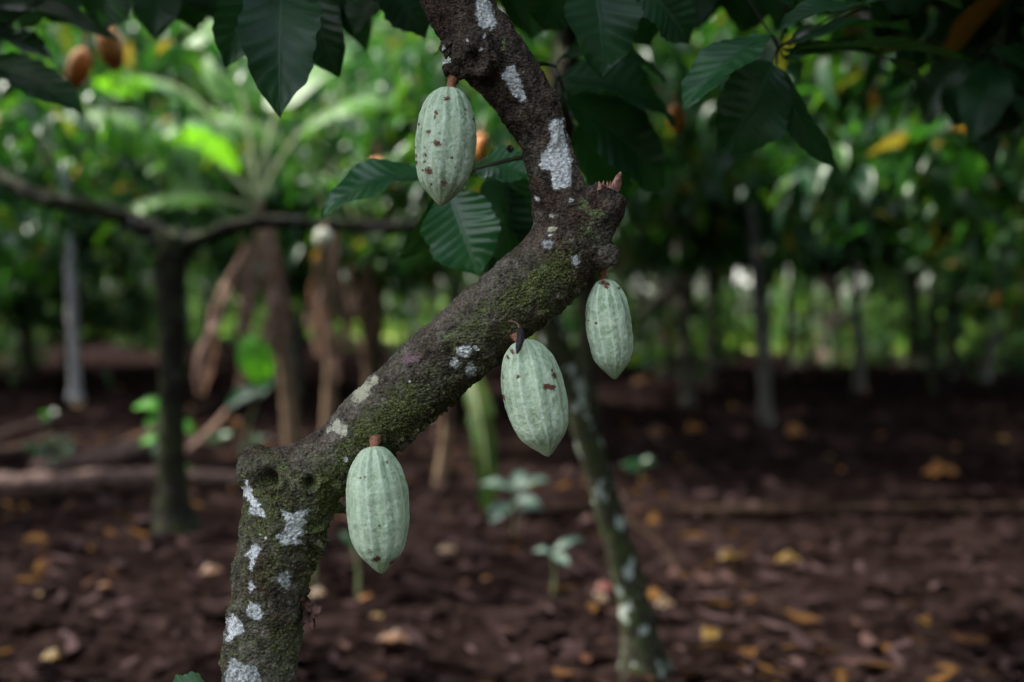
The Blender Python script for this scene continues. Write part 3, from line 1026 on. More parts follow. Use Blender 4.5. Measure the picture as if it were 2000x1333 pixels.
# flaky dead bark piece low on the trunk
def flake():
    acc = Acc()
    r = np.random.default_rng(3)
    n, m = 26, 18
    a = np.linspace(-1.5, 1.5, n); t = np.linspace(0, 1, m)
    Tg, Ag = np.meshgrid(t, a, indexing='ij')
    c = np.array(at(590, 1195, D0 - .01))
    rad = 0.026 * Tg * (1 + 0.25 * np.sin(Ag * 5) * Tg) * (1 - 0.2 * np.abs(Ag) / 1.5)
    X = c[0] + rad * np.cos(Ag) * 0.95
    Z = c[2] + rad * np.sin(Ag) * 0.9 + 0.003 * np.sin(Tg * 9)
    Y = c[1] - 0.012 * Tg ** 2 + 0.004 * np.sin(Ag * 4 + Tg * 6)
    V = np.stack([X, Y, Z], -1).reshape(-1, 3)
    V = V + 0.004 * np.stack([perlin(V * 130), perlin(V * 130 + 5), perlin(V * 130 + 9)], 1)
    i = np.arange(m - 1)[:, None] * n + np.arange(n - 1)[None, :]
    Qf = np.stack([i, i + 1, i + n + 1, i + n], -1).reshape(-1, 4)
    V2 = V + np.array([0.001, 0.005, 0])
    acc.add(V, Qf)
    acc.add(V2, Qf[:, ::-1])
    return acc


link('bark_flake', flake().mesh('bark_flake', mat_flat('flaking_bark', (0.03, 0.015, 0.012), (0.14, 0.07, 0.055), 110, 0.85, bump=1.0), OFF), root)

# branches above the picture that carry the leaves, the crown and an added shading crown
TOP = Vector(tp[-1][:3])
acc = Acc()
JOINTS = {'r': at(1535, 60, 1.85), 'l': at(560, -150, 1.75), 'fl': at(60, -160, 2.3)}
V, Q, T = tube([TOP, TOP + Vector((.10, .05, .22)), TOP + Vector((.35, .25, .32)), at(1420, -230, 1.85), at(1530, -120, 1.87), JOINTS['r']], [.036, .030, .024, .016, .009, .0035], 10, 40, .15)
acc.add(V, Q, T)
V, Q, T = tube([TOP, TOP + Vector((-.12, .1, .25)), JOINTS['l'] + Vector((0.05, 0, .15)), JOINTS['l']], [.034, .024, .012, .005], 10, 30, .15)
acc.add(V, Q, T)
V, Q, T = tube([TOP + Vector((-.12, .1, .25)), TOP + Vector((-.5, .5, .4)), at(300, -260, 2.1), JOINTS['fl']], [.022, .018, .012, .005], 10, 30, .15)
acc.add(V, Q, T)
CB = Vector((0.45, 2.0, 2.65))
Pw = [Vector(p) * 0.75 + CB for p in CROWNS[0][1]]
limbs(acc, TOP, Pw, 12, .022, 5)
limbs(acc, TOP, [Vector(p) * 0.68 + Vector((-1.35, 1.75, 2.35)) for p in CROWNS[1][1]], 10, .02, 6)  # limbs of the added shading crown
link('limbs', acc.mesh('limbs', M['bark'], OFF), root)
cr = link('crown', CROWNS[0][0], root)
cr.location = CB - Vector(OFF)
cr.scale = (.75,) * 3
CB_SHADE = Vector((-1.35, 1.75, 2.35))
cr = link('crown', CROWNS[1][0], root)  # unseen crown added to keep sun flecks off the pods
cr.location = CB_SHADE - Vector(OFF)
cr.scale = (.68,) * 3


# ------------------------------------------------------------------ big leaves near the camera
def big_leaf(base, tip, nrm, W, droop=0.12, nu=44, nv=14, seed=0, wave=1.0, fold=0.25, petiole=0.03, notch=0, curl=0.0):
    """cacao leaf from base to tip; nrm ~ upper side; returns V,Q,uv"""
    base = np.array(base); tip = np.array(tip)
    d = tip - base
    L = np.linalg.norm(d)
    d /= L
    nrm = np.array(nrm, float)
    s = np.cross(nrm, d); s /= np.linalg.norm(s)
    n = np.cross(d, s)
    t = np.linspace(0, 1, nu + 1); u = np.linspace(-1, 1, nv + 1)
    T, U = np.meshgrid(t, u, indexing='ij')
    tt = np.clip((T - petiole) / (1 - petiole), 0, 1)
    w = (np.sin(np.pi * np.clip(tt, 0, 1) ** 0.95)) ** 0.62
    w = w * (1 - sstep(0.80, 1.0, tt) * 0.45)
    w = np.maximum(w, 0.012)
    edge = 1 + 0.035 * np.sin(tt * 60 + seed + 2 * (U > 0)) * sstep(.2, .5, tt) + 0.05 * np.sin(tt * 17 + seed * 2 + (U > 0) * 1.7)
    y = U * w * W / 2 * edge
    ph = tt * 10 - np.abs(U) ** .8 * 1.5
    z = fold * np.abs(y) + wave * (0.026 * W * np.sin(2 * np.pi * ph) * np.abs(U) ** .7 * (1 - .5 * np.abs(U)))
    z += wave * 0.05 * W * np.sin(tt * 13 + seed + (U > 0) * 2.1) * np.abs(U) ** 2
    z -= curl * W * np.abs(U) ** 2
    z += L * droop * 4 * T * (1 - T)
    V = base + d * (T * L)[..., None] + s * y[..., None] + n * z[..., None]
    i = np.arange(nu)[:, None] * (nv + 1) + np.arange(nv)[None, :]
    Q = np.stack([i, i + 1, i + nv + 2, i + nv + 1], -1).reshape(-1, 4)
    uv = np.stack([(U.ravel() + 1) / 2, tt.ravel()], 1)
    return V.reshape(-1, 3), Q, uv


def shoot(parent, off, joint, stem_pts, leaves, mat, name='leafy_shoot', r0=.004):
    """part: twig; sub-parts: leaves. leaves: (px base, py base, depth base, px tip, py tip, depth tip, width px, normal, options)"""
    off = np.array(off)
    V, Q, T = tube(stem_pts, np.linspace(r0, .0022, len(stem_pts)), 8, 16, .1)
    a = Acc(); a.add(V, Q, T)
    for lf in leaves:
        b = at(lf[0], lf[1], lf[2])
        j = Vector(joint)
        V, Q, T = tube([j, (j + b) / 2 + Vector((0, 0, .004)), b], [.0022, .0018, .002], 6, 8)
        a.add(V, Q, T)
    tw = link(name, a.mesh(name, M['bark'], off), parent)
    for k, lf in enumerate(leaves):
        bx, by, bd, tx, ty, td, w, nr = lf[:8]
        opt = dict(lf[8]) if len(lf) > 8 else {}
        m = opt.pop('mat', mat)
        b, t_ = at(bx, by, bd), at(tx, ty, td)
        W = w / F * (bd + td) / 2
        V, Q, uv = big_leaf(b, t_, nr, W, seed=k * 1.7 + bx * .01, **opt)
        a = Acc(); a.add(V, Q, None, uv, (k * .37) % 1)
        link('leaf', a.mesh('leaf', M[m], off), tw)
    return tw


UPF = (0, -0.55, 0.8)       # upper side leans towards the camera
FR = (0, -1, 0.25)
BK = (0, 0.9, 0.5)
# shoot behind the highest pod
j = at(868, 352, 1.62)
shoot(root, OFF, j, [at(1060, 300, 1.42), at(985, 315, 1.5), at(915, 335, 1.6), j], [
    (838, 340, 1.62, 628, 424, 1.60, 92, (-.3, -.85, .6), dict(droop=.16, mat='leaf_mid', wave=1.3)),
    (875, 372, 1.62, 936, 538, 1.60, 150, (-.25, -.9, .45), dict(droop=.05, mat='leaf_mid', wave=.9, petiole=.01)),
    (846, 385, 1.66, 778, 505, 1.75, 82, (.5, -.6, .4), dict(mat='leaf')),
    (925, 330, 1.66, 1048, 348, 1.62, 95, (0, -.8, .6), dict(mat='leaf_mid')),
    (950, 345, 1.7, 1000, 520, 1.75, 110, (.2, -.9, .3), {}),
    (985, 330, 1.7, 1050, 500, 1.8, 90, (.2, -.9, .2), {}),
    (840, 372, 1.72, 905, 405, 1.74, 60, (0, -.7, .7), dict(mat='leaf_mid')),
], 'leaf')
# shoot behind the trunk, right of it
j = at(1085, 130, 1.75)
shoot(root, OFF, j, [at(1040, 130, 1.4), at(1060, 125, 1.55), j], [
    (1090, 150, 1.75, 1318, 245, 1.85, 130, (.1, -.7, .6), {}),
    (1095, 190, 1.78, 1292, 372, 1.9, 140, (.2, -.9, .3), {}),
    (1120, 240, 1.8, 1200, 420, 1.9, 120, (.3, -.9, .2), {}),
    (1085, 170, 1.9, 1240, 300, 2.0, 120, (.1, -.8, .4), {}),
    (1100, 110, 1.9, 1300, 160, 2.0, 110, (.1, -.6, .7), {}),
], 'leaf')
# shoot hanging from above, right of the trunk
j = at(1190, -90, 1.62)
shoot(root, OFF, j, [at(1100, -330, 1.6), at(1150, -200, 1.6), j], [
    (1148, -62, 1.6, 1176, 152, 1.56, 150, (.25, -1, .2), {}),
    (1235, -40, 1.66, 1345, 88, 1.7, 110, (-.1, -.9, .4), {}),
    (1210, -60, 1.72, 1270, 90, 1.8, 90, (-.2, -.9, .3), {}),
    (1120, -60, 1.75, 1060, 60, 1.85, 90, (.2, -.9, .3), {}),
], 'leaf')
# shoot at the right of the picture
j = at(1520, 95, 1.72)
shoot(root, OFF, j, [JOINTS['r'], at(1532, 40, 1.78), at(1525, 70, 1.74), j], [
    (1508, 68, 1.66, 1334, 214, 1.52, 112, (-.25, -.62, .75), dict(droop=.06, mat='leaf_mid', wave=.9)),
    (1510, 118, 1.74, 1405, 306, 1.72, 150, (.3, -.95, .15), {}),
    (1518, 125, 1.74, 1642, 335, 1.72, 60, (-.9, -.5, .2), {}),
    (1535, 100, 1.75, 1895, 122, 1.85, 100, (0, -.15, 1), dict(droop=.04)),
    (1540, 88, 1.8, 1780, 60, 2.0, 100, (0, -.3, 1), dict(droop=.05)),
    (1530, 112, 1.8, 1800, 170, 2.1, 100, (0.1, -.5, .8), dict(droop=.08)),
    (1700, 12, 1.65, 1524, 56, 1.55, 95, (0, -.42, .9), dict(droop=.05)),
    (1685, 5, 1.66, 1885, 20, 1.7, 80, (0, -.4, .9), dict(droop=.08)),
    (1440, -30, 1.8, 1560, 30, 1.8, 90, (0, -.6, .8), {}),
], 'leaf')
# shoot hanging from above, left
j = at(560, -110, 1.62)
shoot(root, OFF, j, [JOINTS['l'], at(565, -140, 1.68), j], [
    (556, -75, 1.6, 548, 230, 1.52, 150, (.12, -1, .25), dict(wave=1.0)),
    (520, -80, 1.66, 440, 132, 1.66, 105, (.35, -.95, .2), {}),
    (600, -60, 1.7, 662, 152, 1.72, 105, (-.3, -.95, .2), {}),
    (865, -20, 1.6, 612, -2, 1.62, 150, (0, -.75, .6), dict(droop=.1)),
    (720, -60, 1.8, 830, 78, 1.8, 120, (0, -.8, .6), {}),
    (770, -40, 1.85, 690, 70, 1.9, 100, (0, -.8, .6), {}),
    (590, -90, 1.75, 620, 100, 1.85, 110, (.1, -.9, .3), {}),
], 'leaf')
# shoot in the top left corner
j = at(250, -120, 2.15)
shoot(root, OFF, j, [JOINTS['fl'], at(150, -170, 2.2), j], [
    (330, -60, 2.1, 302, 78, 2.05, 100, (.1, -1, .2), {}),
    (370, -70, 2.15, 440, 30, 2.15, 90, (-.2, -.9, .3), {}),
    (240, -70, 2.1, 200, 62, 2.1, 110, (.2, -.9, .4), {}),
    (300, -90, 2.2, 385, 62, 2.2, 100, (.2, -.9, .4), {}),
    (-40, 20, 2.2, 230, 82, 2.1, 80, (0, -.5, .9), dict(droop=.08)),
    (-80, 120, 2.1, 165, 228, 2.0, 110, (.1, -.55, .8), dict(droop=.08)),
    (-90, 60, 2.1, 120, 130, 2.2, 120, (0, -.5, .8), dict(droop=.08)),
    (60, -60, 2.2, 150, 50, 2.2, 110, (.1, -.9, .4), {}),
    (10, -60, 2.3, -20, 120, 2.2, 110, (.1, -.9, .4), {}),
    (130, -80, 2.4, 40, 60, 2.4, 120, (.1, -.9, .4), {}),
], 'leaf')

# leaves along the top of the picture
rt = random.Random(12)
for (cx, cy, dd, n_, sp) in [(700, -140, 2.1, 8, 170), (1380, -150, 2.2, 9, 170), (1760, -130, 2.3, 9, 190), (1000, -150, 2.3, 7, 150), (420, -160, 2.6, 7, 160), (1960, 60, 2.4, 7, 120)]:
    j = at(cx, cy, dd)
    lv = []
    for q in range(n_):
        bx, by = cx + rt.uniform(-sp, sp) * .6, cy + rt.uniform(20, 70)
        tx, ty = bx + rt.uniform(-120, 120), by + rt.uniform(110, 190)
        lv.append((bx, by, dd + rt.uniform(-.1, .1), tx, ty, dd + rt.uniform(-.15, .25), rt.uniform(80, 110), (rt.uniform(-.4, .4), -.8, rt.uniform(.2, .8)), dict(nu=24, nv=8)))
    shoot(root, OFF, j, [j + Vector((.0, .05, .5)), j + Vector((.02, .02, .2)), j], lv, 'leaf')


# ------------------------------------------------------------------ pods
PR_T = np.array([0, .012, .03, .06, .10, .17, .25, .33, .42, .50, .60, .68, .76, .83, .89, .93, .965, .985, 1.0])
PR_R = np.array([.012, .078, .108, .140, .168, .205, .229, .242, .248, .249, .243, .231, .211, .178, .126, .086, .052, .030, .002])


def pod_mesh(L, wfac, rot, scars, seed, mat, nt=230, na=220, ridge=1.0, bend=0.0):
    """hangs along -z from the origin; front is -y. scars: (u across -1..1, t along 0..1, size m)"""
    t = np.linspace(0, 1, nt) ** 1.0
    t = 0.5 - 0.5 * np.cos(np.pi * t)
    r = np.interp(t, PR_T, PR_R)
    k = np.array([1, 2, 3, 2, 1]) / 9
    rs = np.convolve(np.pad(r, 2, mode='edge'), k, 'valid')
    for _ in range(4):
        rs = np.convolve(np.pad(rs, 2, mode='edge'), k, 'valid')
    rs[0], rs[-1] = 0.004, 0.001
    a = np.linspace(0, 2 * np.pi, na, endpoint=False)
    T, A = np.meshgrid(t, a, indexing='ij')
    Rr = rs[:, None] * L * wfac * np.ones_like(A)
    # paired ridges: five deep furrows, five shallow ones
    aw = A + 0.05 * np.sin(T * 5 + seed)
    deep = 0.5 + 0.5 * np.cos(5 * aw + rot)
    shal = 0.5 + 0.5 * np.cos(5 * aw + rot + np.pi)
    topk = 1 + 1.7 * sstep(.3, 0.0, T) + .3 * sstep(.7, 1, T)
    fur = -(0.062 * deep ** 6 + 0.030 * shal ** 9) * topk * ridge
    P0 = np.stack([np.cos(A) * Rr, np.sin(A) * Rr, -T * L], -1).reshape(-1, 3)
    ridl = (np.exp(-((deep - 0.62) / 0.10) ** 2) + 0.8 * np.exp(-((shal - 0.985) / 0.02) ** 2)).reshape(-1)
    wart = (0.6 * perlin(P0 * np.array([110, 110, 85]) + seed) + 0.4 * perlin(P0 * 210 + seed)).reshape(A.shape)
    wart2 = perlin(P0 * 38 + seed * 2).reshape(A.shape)
    Rr = Rr * (1 + fur) + (0.0009 * wart * sstep(0, .08, T) * sstep(1, .9, T) + 0.0012 * wart2) * sstep(1, .95, T) * sstep(0, .04, T)
    bx = bend * L * (T ** 2)
    V = np.stack([np.cos(A) * Rr + bx, np.sin(A) * Rr, -T * L], -1).reshape(-1, 3)
    i = np.arange(nt - 1)[:, None] * na
    j = np.arange(na)[None, :]; jk = (j + 1) % na
    Q = np.stack([i + j, i + na + j, i + na + jk, i + jk], -1).reshape(-1, 4)
    n = len(V)
    V = np.vstack([V, [0, 0, -0.001], [bend * L, 0, -L]])
    tr = np.array([[n, q, (q + 1) % na] for q in range(na)] + [[n + 1, (nt - 1) * na + (q + 1) % na, (nt - 1) * na + q] for q in range(na)])
    ridl = np.append(ridl * 0.8, [0, 0])
    sc = np.zeros(len(V))
    for u, tt, s, *st_ in scars:
        asp = st_[0] if st_ else 1.0
        ang = st_[1] if len(st_) > 1 else 0.0
        rr = np.interp(tt, PR_T, PR_R) * L * wfac
        x0, z0 = u * rr + bend * L * tt ** 2, -tt * L
        dx, dz = V[:, 0] - x0, V[:, 2] - z0
        c_, s_ = math.cos(ang), math.sin(ang)
        s = s * .82
        d = np.hypot((dx * c_ + dz * s_) / (s * asp), (-dx * s_ + dz * c_) / s)
        sc = np.maximum(sc, np.where(V[:, 1] < 0.004, np.clip(1.25 - 0.75 * d, 0, 1.0), 0))
    Tm = np.append(T.reshape(-1), [0, 1])
    mk = np.stack([ridl, sc, Tm, np.ones(len(V))], 1)
    return make_mesh('husk', V, Q, M[mat], tris=tr, attrs={'marks': mk})


def make_pod(top_px, tip_px, depth, wpx, stalk_from, scars, seed, label, mat='pod', rot=0.0, stalk_r=.0055, group=None, tilt=0.0, detail=True, bend=0.0, swell=True, name='cacao_pod'):
    top = at(*top_px, depth); tip = at(*tip_px, depth + tilt)
    L = (tip - top).length
    wf = (wpx / F * depth) / (0.496 * L)
    e = empty(name, top, label, 'cacao pod', group)
    me = pod_mesh(L, wf, rot, scars, seed, mat, *((230, 220) if detail else (50, 40)), bend=bend)
    h = link('husk', me, e)
    d = (tip - top).normalized()
    q = Vector((0, 0, -1)).rotation_difference(d)
    h.rotation_euler = q.to_euler()
    s = Vector(stalk_from)
    b = top + d * 0.006
    m = (s + b) / 2
    if swell:
        V, Q, T = tube([s, s.lerp(b, .3), s.lerp(b, .38), s.lerp(b, .46), s.lerp(b, .8), b], np.array([1.25, 1.1, 1.28, 1.0, .92, 1.05]) * stalk_r * 1.15, 20, 40, .22, seed)
    else:
        V, Q, T = tube([s, m, b], np.array([1.2, 1, 1]) * stalk_r, 10, 12)
    a = Acc(); a.add(V, Q, T)
    link('stalk', a.mesh('stalk', M['stalk'], np.array(top)), e)
    return e


DP = 1.30
make_pod((877, 171), (865, 403), 1.33, 119, at(890, 143, 1.345), [
    (.0, .135, .0032, 1.6, .2), (-.32, .26, .0042, .6, .3), (-.34, .30, .003, .8), (-.9, .34, .003, .6), (-.76, .385, .0016), (-.5, .42, .0026, 1.2), (-.2, .515, .0042, 1.6, -.5), (-.93, .60, .0035, .5, .3),
    (-.95, .66, .004, .5, -.2), (-.58, .61, .003, .7), (-.62, .665, .0026, .8, -.6), (.3, .62, .0022, 1.2, .3), (-.5, .735, .005, 1.2, -.4), (-.72, .73, .002), (.12, .83, .004, 1.1, .6), (-.5, .84, .0022, .6),
    (.93, .27, .003, .4, .2), (.97, .40, .002, .4), (-.98, .53, .0018), (.7, .21, .0016), (-.6, .55, .0012), (-.1, .635, .001), (.45, .7, .001), (-.2, .34, .001)],
    3, 'pale green pod under the dark upper trunk, highest of the four, speckled with brown scars', rot=0.7, tilt=0.0, bend=-.012)
make_pod((1021, 664), (1069, 893), 1.31, 122, at(1004, 652, 1.335), [
    (-.66, .08, .0045, .5, .35), (-.80, .12, .004, .5, .4), (-.40, .295, .0026, 1.3, .3), (-.92, .27, .004, .4), (-.98, .44, .005, .45, -.2), (.74, .345, .0050, .7, .2), (.43, .425, .0046, 1.4, -.2), (.58, .44, .0038, 1.5, -.3), (.72, .30, .0022, .7)],
    5, 'largest pale green pod, tilted, with a black dried pod lying against its shoulder', rot=2.2, tilt=-.01, bend=.01)
make_pod((730, 872), (748, 1121), 1.29, 122, at(733, 850, 1.315), [
    (-.42, .21, .0016), (-.25, .205, .0016), (.66, .115, .0018), (.16, .575, .0016), (-.05, .845, .0042, 1.6, .4), (.9, .905, .0055, .8, .3), (.72, .17, .001), (-.1, .46, .001), (.5, .4, .001), (-.2, .78, .001)],
    8, 'pale green pod hanging lowest, beside the elbow of the foreground trunk', rot=1.25, tilt=.0, bend=-.01)
make_pod((1180, 546), (1200, 742), 1.37, 90, at(1174, 516, 1.39), [
    (-.15, .035, .0036, 1.5, -.2), (.12, .05, .0036, 1.3), (-.02, .075, .0038, .8), (-.62, .42, .0022, .8), (.85, .1, .002), (-.9, .39, .0012), (.3, .6, .0008)],
    13, 'slimmest green pod, rightmost, on a short brown stalk with a brown scar round its top', rot=2.9, stalk_r=.0048, bend=.005)

# black dried young pod with its thin curled stalk
a0, a1 = at(1014, 641, 1.295), at(1010, 691, 1.27)
e = empty('dried_pod', a0, 'small black shrivelled pod hanging in front of the largest green pod', 'dried pod')
V, Q, T = tube([a0, at(1016, 648, 1.288), at(1017, 660, 1.28), at(1013, 678, 1.272), a1], [.0012, .0046, .0050, .0042, .0012], 18, 40, .22, 3)
c = Acc(); c.add(V, Q, T)
link('husk', c.mesh('husk', M['dry_pod'], np.array(a0)), e)
V, Q, T = tube([at(994, 628, 1.30), at(1003, 629, 1.298), at(1012, 634, 1.297), a0 + Vector((0, 0, -.001))], [.0014, .0012, .0012, .0016], 8, 16, .1)
c = Acc(); c.add(V, Q, T)
link('stalk', c.mesh('stalk', mat_flat('dry_stalk', (0.10, 0.05, 0.04), (0.25, 0.14, 0.11), 90), np.array(a0)), e)

# leaf of a low plant at the bottom edge
e_pos = Vector((float(at(370, 1400, 1.32).x), 1.34, 0.0))
e = empty('seedling', e_pos, 'grey green leaf tip poking in at the bottom edge beside the foreground trunk', 'plant')
jb = at(430, 1390, 1.36)
V, Q, T = tube([e_pos, e_pos + Vector((.02, .01, .3)), jb], [.007, .005, .003], 8, 20)
c = Acc(); c.add(V, Q, T)
st_ = link('stem', c.mesh('stem', M['petiole'], np.array(e_pos)), e)
V, Q, uv = big_leaf(jb, at(325, 1355, 1.28), (0, -.5, 1), .07, seed=3, droop=.14)
c = Acc(); c.add(V, Q, None, uv)
link('leaf', c.mesh('leaf', mat_leaf('grey_green_leaf', (0.10, 0.20, 0.10), (0.14, 0.25, 0.13), (0.12, 0.3, 0.08), 0.2, 0.5), np.array(e_pos)), e)

# ------------------------------------------------------------------ trees that can be told apart
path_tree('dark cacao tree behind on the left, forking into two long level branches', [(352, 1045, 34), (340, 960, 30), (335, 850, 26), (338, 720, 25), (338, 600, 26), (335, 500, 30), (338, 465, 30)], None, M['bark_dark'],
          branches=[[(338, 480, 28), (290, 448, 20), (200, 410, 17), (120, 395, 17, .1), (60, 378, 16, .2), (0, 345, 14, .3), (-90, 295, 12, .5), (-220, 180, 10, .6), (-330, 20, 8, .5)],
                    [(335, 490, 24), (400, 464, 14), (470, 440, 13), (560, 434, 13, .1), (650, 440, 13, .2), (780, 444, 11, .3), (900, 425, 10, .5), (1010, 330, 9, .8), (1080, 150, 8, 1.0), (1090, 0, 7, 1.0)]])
tl_root = [o for o in COL.objects if o.type == 'EMPTY' and o['label'].startswith('dark cacao tree behind')][0]
tl_root.location.z += 0.0
c = link('crown', CROWNS_THIN[0][0], tl_root)
c.location = (-1.15, .5, 2.0)
c.scale = (.85, .85, .9)
path_tree('slender pale grey trunk standing at the left in front of hanging foliage', [(148, 785, 11), (145, 700, 10.5), (141, 600, 10), (134, 450, 9), (127, 330, 8), (124, 240, 7.5)], None, M['bark_pale'],
          CROWNS[1], extra_top=[(.1, .2, .5, .05)], crown_off=(0, 0, -.5), crown_s=1.1)
path_tree('leaning lichen-spotted cacao tree right behind the foreground tree', [(1275, 1325, 38), (1248, 1210, 31), (1215, 1090, 29), (1190, 1000, 27), (1158, 890, 27), (1122, 770, 28), (1088, 690, 31), (1060, 620, 32), (1035, 540, 30), (1045, 430, 28), (1090, 300, 26), (1110, 120, 24), (1120, -40, 22)], None, M['bark_lich'],
          CROWNS[2], crown_off=(.25, .1, .1), crown_s=.8)
path_tree('grey trunk right of centre with its foot in dark soil, nearest of the right-hand trees', [(1497, 828, 11), (1492, 740, 12.5), (1484, 640, 11.5), (1474, 520, 10), (1464, 380, 9), (1462, 280, 8)], None, M['bark_light'], CROWNS[3], crown_off=(0, .2, -.5), crown_rz=1.0)
path_tree('thin straight grey trunk between the grey leaning one and the nearest right-hand tree', [(1679, 765, 10), (1676, 680, 9.5), (1670, 560, 8.5), (1660, 430, 8), (1655, 330, 7)], None, M['bark_light'], CROWNS[0], crown_off=(0, .2, -.6), crown_rz=2.0)
path_tree('thick black shaded trunk with a wide foot at the edge of the grass, right', [(1788, 700, 24), (1786, 650, 14), (1784, 560, 12), (1786, 450, 12), (1790, 350, 11)], 22.0, M['bark'], CROWNS[1], crown_off=(0, .2, -.9), crown_rz=3.0, crown_s=1.3, flare=2.0)
path_tree('grey trunk leaning to the right near the right edge', [(1918, 745, 9), (1932, 690, 9), (1947, 630, 8.5), (1965, 560, 8), (1990, 470, 7)], None, M['bark_light'], CROWNS[2], crown_off=(0, .2, -.6), crown_rz=4.0)
path_tree('broad brown trunk standing in front of the sunlit grass, right', [(1625, 668, 26), (1622, 630, 24), (1620, 580, 22), (1618, 520, 20), (1620, 440, 18)], 27.0, mat_bark('brown_bark', (0.08, 0.05, 0.04), (0.2, 0.14, 0.12), .3, (.3, .26, .24), 3), CROWNS[0], crown_off=(0, .3, -.9), crown_s=1.2)
for k, (x, y, w, xt) in enumerate([(1300, 735, 14, 1290), (1342, 742, 12, 1352), (1392, 722, 10, 1384)]):
    path_tree('grey brown trunk of the dark clump right of the slimmest pod', [(x, y, w), (x, y - 90, w * .9), ((x + xt) / 2, y - 190, w * .8), (xt, y - 330, w * .7)], None, M['bark_grey'], CROWNS[(k + 1) % 4], crown_off=(0, .2, -.4), crown_rz=k * 1.3, crown_s=.95,
              group='trunks of the dark clump behind the slimmest pod', n=10)
for k, (x, y, w) in enumerate([(487, 655, 8), (213, 650, 6), (268, 652, 7), (190, 660, 5), (812, 655, 9), (1132, 690, 8), (1555, 690, 7), (1735, 690, 6), (1850, 690, 6), (1990, 700, 8)]):
    path_tree('thin distant trunk at the far edge of the shade' if k != 0 else 'thin pale distant trunk seen between banana leaves', [(x, y, w), (x - 2, y - 80, w * .9), (x - 5, y - 160, w * .8), (x - 6, y - 300, w * .7)], 27.0 - (k % 3) * 1.5, M['bark_pale'] if k in (0, 4) else M['bark'],
              CROWNS_THIN[k % 2], crown_off=(0, .2, -.8), crown_rz=k * .9, crown_s=1.1, group=None if k == 0 else 'thin far trunks at the edge of the shade', n=8)


# ------------------------------------------------------------------ the other cacao trees of the plantation
def proto(k):
    acc = Acc()
    r = random.Random(k)
    h = 1.5 + 0.2 * k if k < 4 else (3.1 if k < 6 else 1.1)
    tk = .55 if k > 5 else 1.0
    pts = [(0, 0, -.1), (r.uniform(-.05, .05), .02, .6), (r.uniform(-.1, .1), r.uniform(-.1, .1), h), (r.uniform(-.15, .15), r.uniform(-.1, .1), h + .5)]
    V, Q, T = tube(pts, [.10 * tk, .075 * tk, .065 * tk, .05 * tk], 10, 24, .25, k)
    acc.add(V, Q, T)
    me, P = CROWNS[k % 4] if k < 6 else CROWNS_THIN[k % 2]
    base = Vector((0, 0, h - 0.05 if k < 6 else .35))
    limbs(acc, pts[-1], [Vector(p) + base for p in P], 9, .04, k)
    tm = acc.mesh('trunk', M['bark_grey'] if k % 2 else M['bark'])
    e = empty('cacao_tree', (0, 0, 0), 'x', 'tree')
    t = link('trunk', tm, e)
    c = link('crown', me, e)
    c.location = base
    return e, t, c


PROTO = [proto(k) for k in range(8)]
used = [False] * 8


def place_tree(k, x, y, s, rz, label, group, dz=0.0):
    e, t, c = PROTO[k]
    if used[k]:
        e2 = e.copy(); COL.objects.link(e2)
        for ch in (t, c):
            d = ch.copy(); COL.objects.link(d); d.parent = e2
        e = e2
    used[k] = True
    e.location = (x, y, float(ground_z(x, y)) + dz)
    e.rotation_euler = (r.uniform(-.13, .13), r.uniform(-.13, .13), rz)
    e.scale = (s, s, s)
    e['label'] = label
    e['group'] = group
    return e


r = random.Random(21)
GL = 'cacao tree of the shaded rows behind, its dark leafy crown merging with its neighbours'
GG = 'cacao trees in the shaded rows behind'
spots = []
for iy in range(9):
    y = 3.0 + iy * 3.1
    half = y * 0.56 + 5.0
    nx = int(half * 2 / 3.2) + 1
    for ix in range(nx):
        x = -half + (ix + 0.5) * 2 * half / nx + r.uniform(-.6, .6)
        yy = y + r.uniform(-.6, .6)
        vx = 1000 + F * x / yy
        # keep the open view of the photograph between the rows
        if y < 13 and -80 < vx < 2080:
            continue
        if y < 6.5 and abs(x) < y * 0.56 + 1.2:
            continue
        if -6.5 < x < -2.2 and 4.5 < yy < 12:      # gap that lets light on to the banana plants
            continue
        if yy > 19 and r.random() < .5:
            continue
        if yy > 13 and vx > 640 and not (680 < vx < 800):
            spots.append((x, yy, 4 + (ix + iy) % 2))
            continue
        if yy > 13 and ((1340 < vx < 2000 and r.random() < .6) or (680 < vx < 800) or (vx < 480 and r.random() < .15)):
            continue
        spots.append((x, yy, (ix + iy * 2) % 4))
for px_, d in [(1650, 24), (1840, 24), (40, 27), (180, 26), (430, 24), (1975, 20), (1270, 21), (1180, 24), (900, 22), (1010, 26), (840, 25), (2040, 23), (1290, 17), (1110, 27), (330, 28), (600, 28), (-60, 19), (1500, 29), (1600, 29), (1290, 27)]:
    spots.append(((px_ - 1000) / F * d, d, 6 + len(spots) % 2))
for i, (x, y, k) in enumerate(spots):
    place_tree(k, x, y, r.uniform(.85, 1.3), r.uniform(0, 6.28), GL, GG, dz=-r.uniform(0, .75))
# crowns around the picture that shade it; those behind camera added to block skylight
for i, (x, y) in enumerate([(2.7, 3.4), (-3.3, 2.2), (3.2, 0.6), (2.4, -2.0), (3.6, -4.6), (-.6, -4.4), (5.6, -1.6)]):
    place_tree((i + 1) % 4, x, y, 1.15, i * 2.0, ['cacao tree just outside the right edge, its black crown filling the top right corner', 'cacao tree outside the left edge with leaves over the top left corner', 'cacao tree beside the camera, right', 'unseen cacao tree added for shade behind the camera, nearest of them', 'unseen cacao tree added for shade behind the camera, farthest back', 'unseen cacao tree added for shade behind the camera, to the left', 'unseen cacao tree added for shade behind the camera, far to the right'][i], 'cacao trees beside the view')
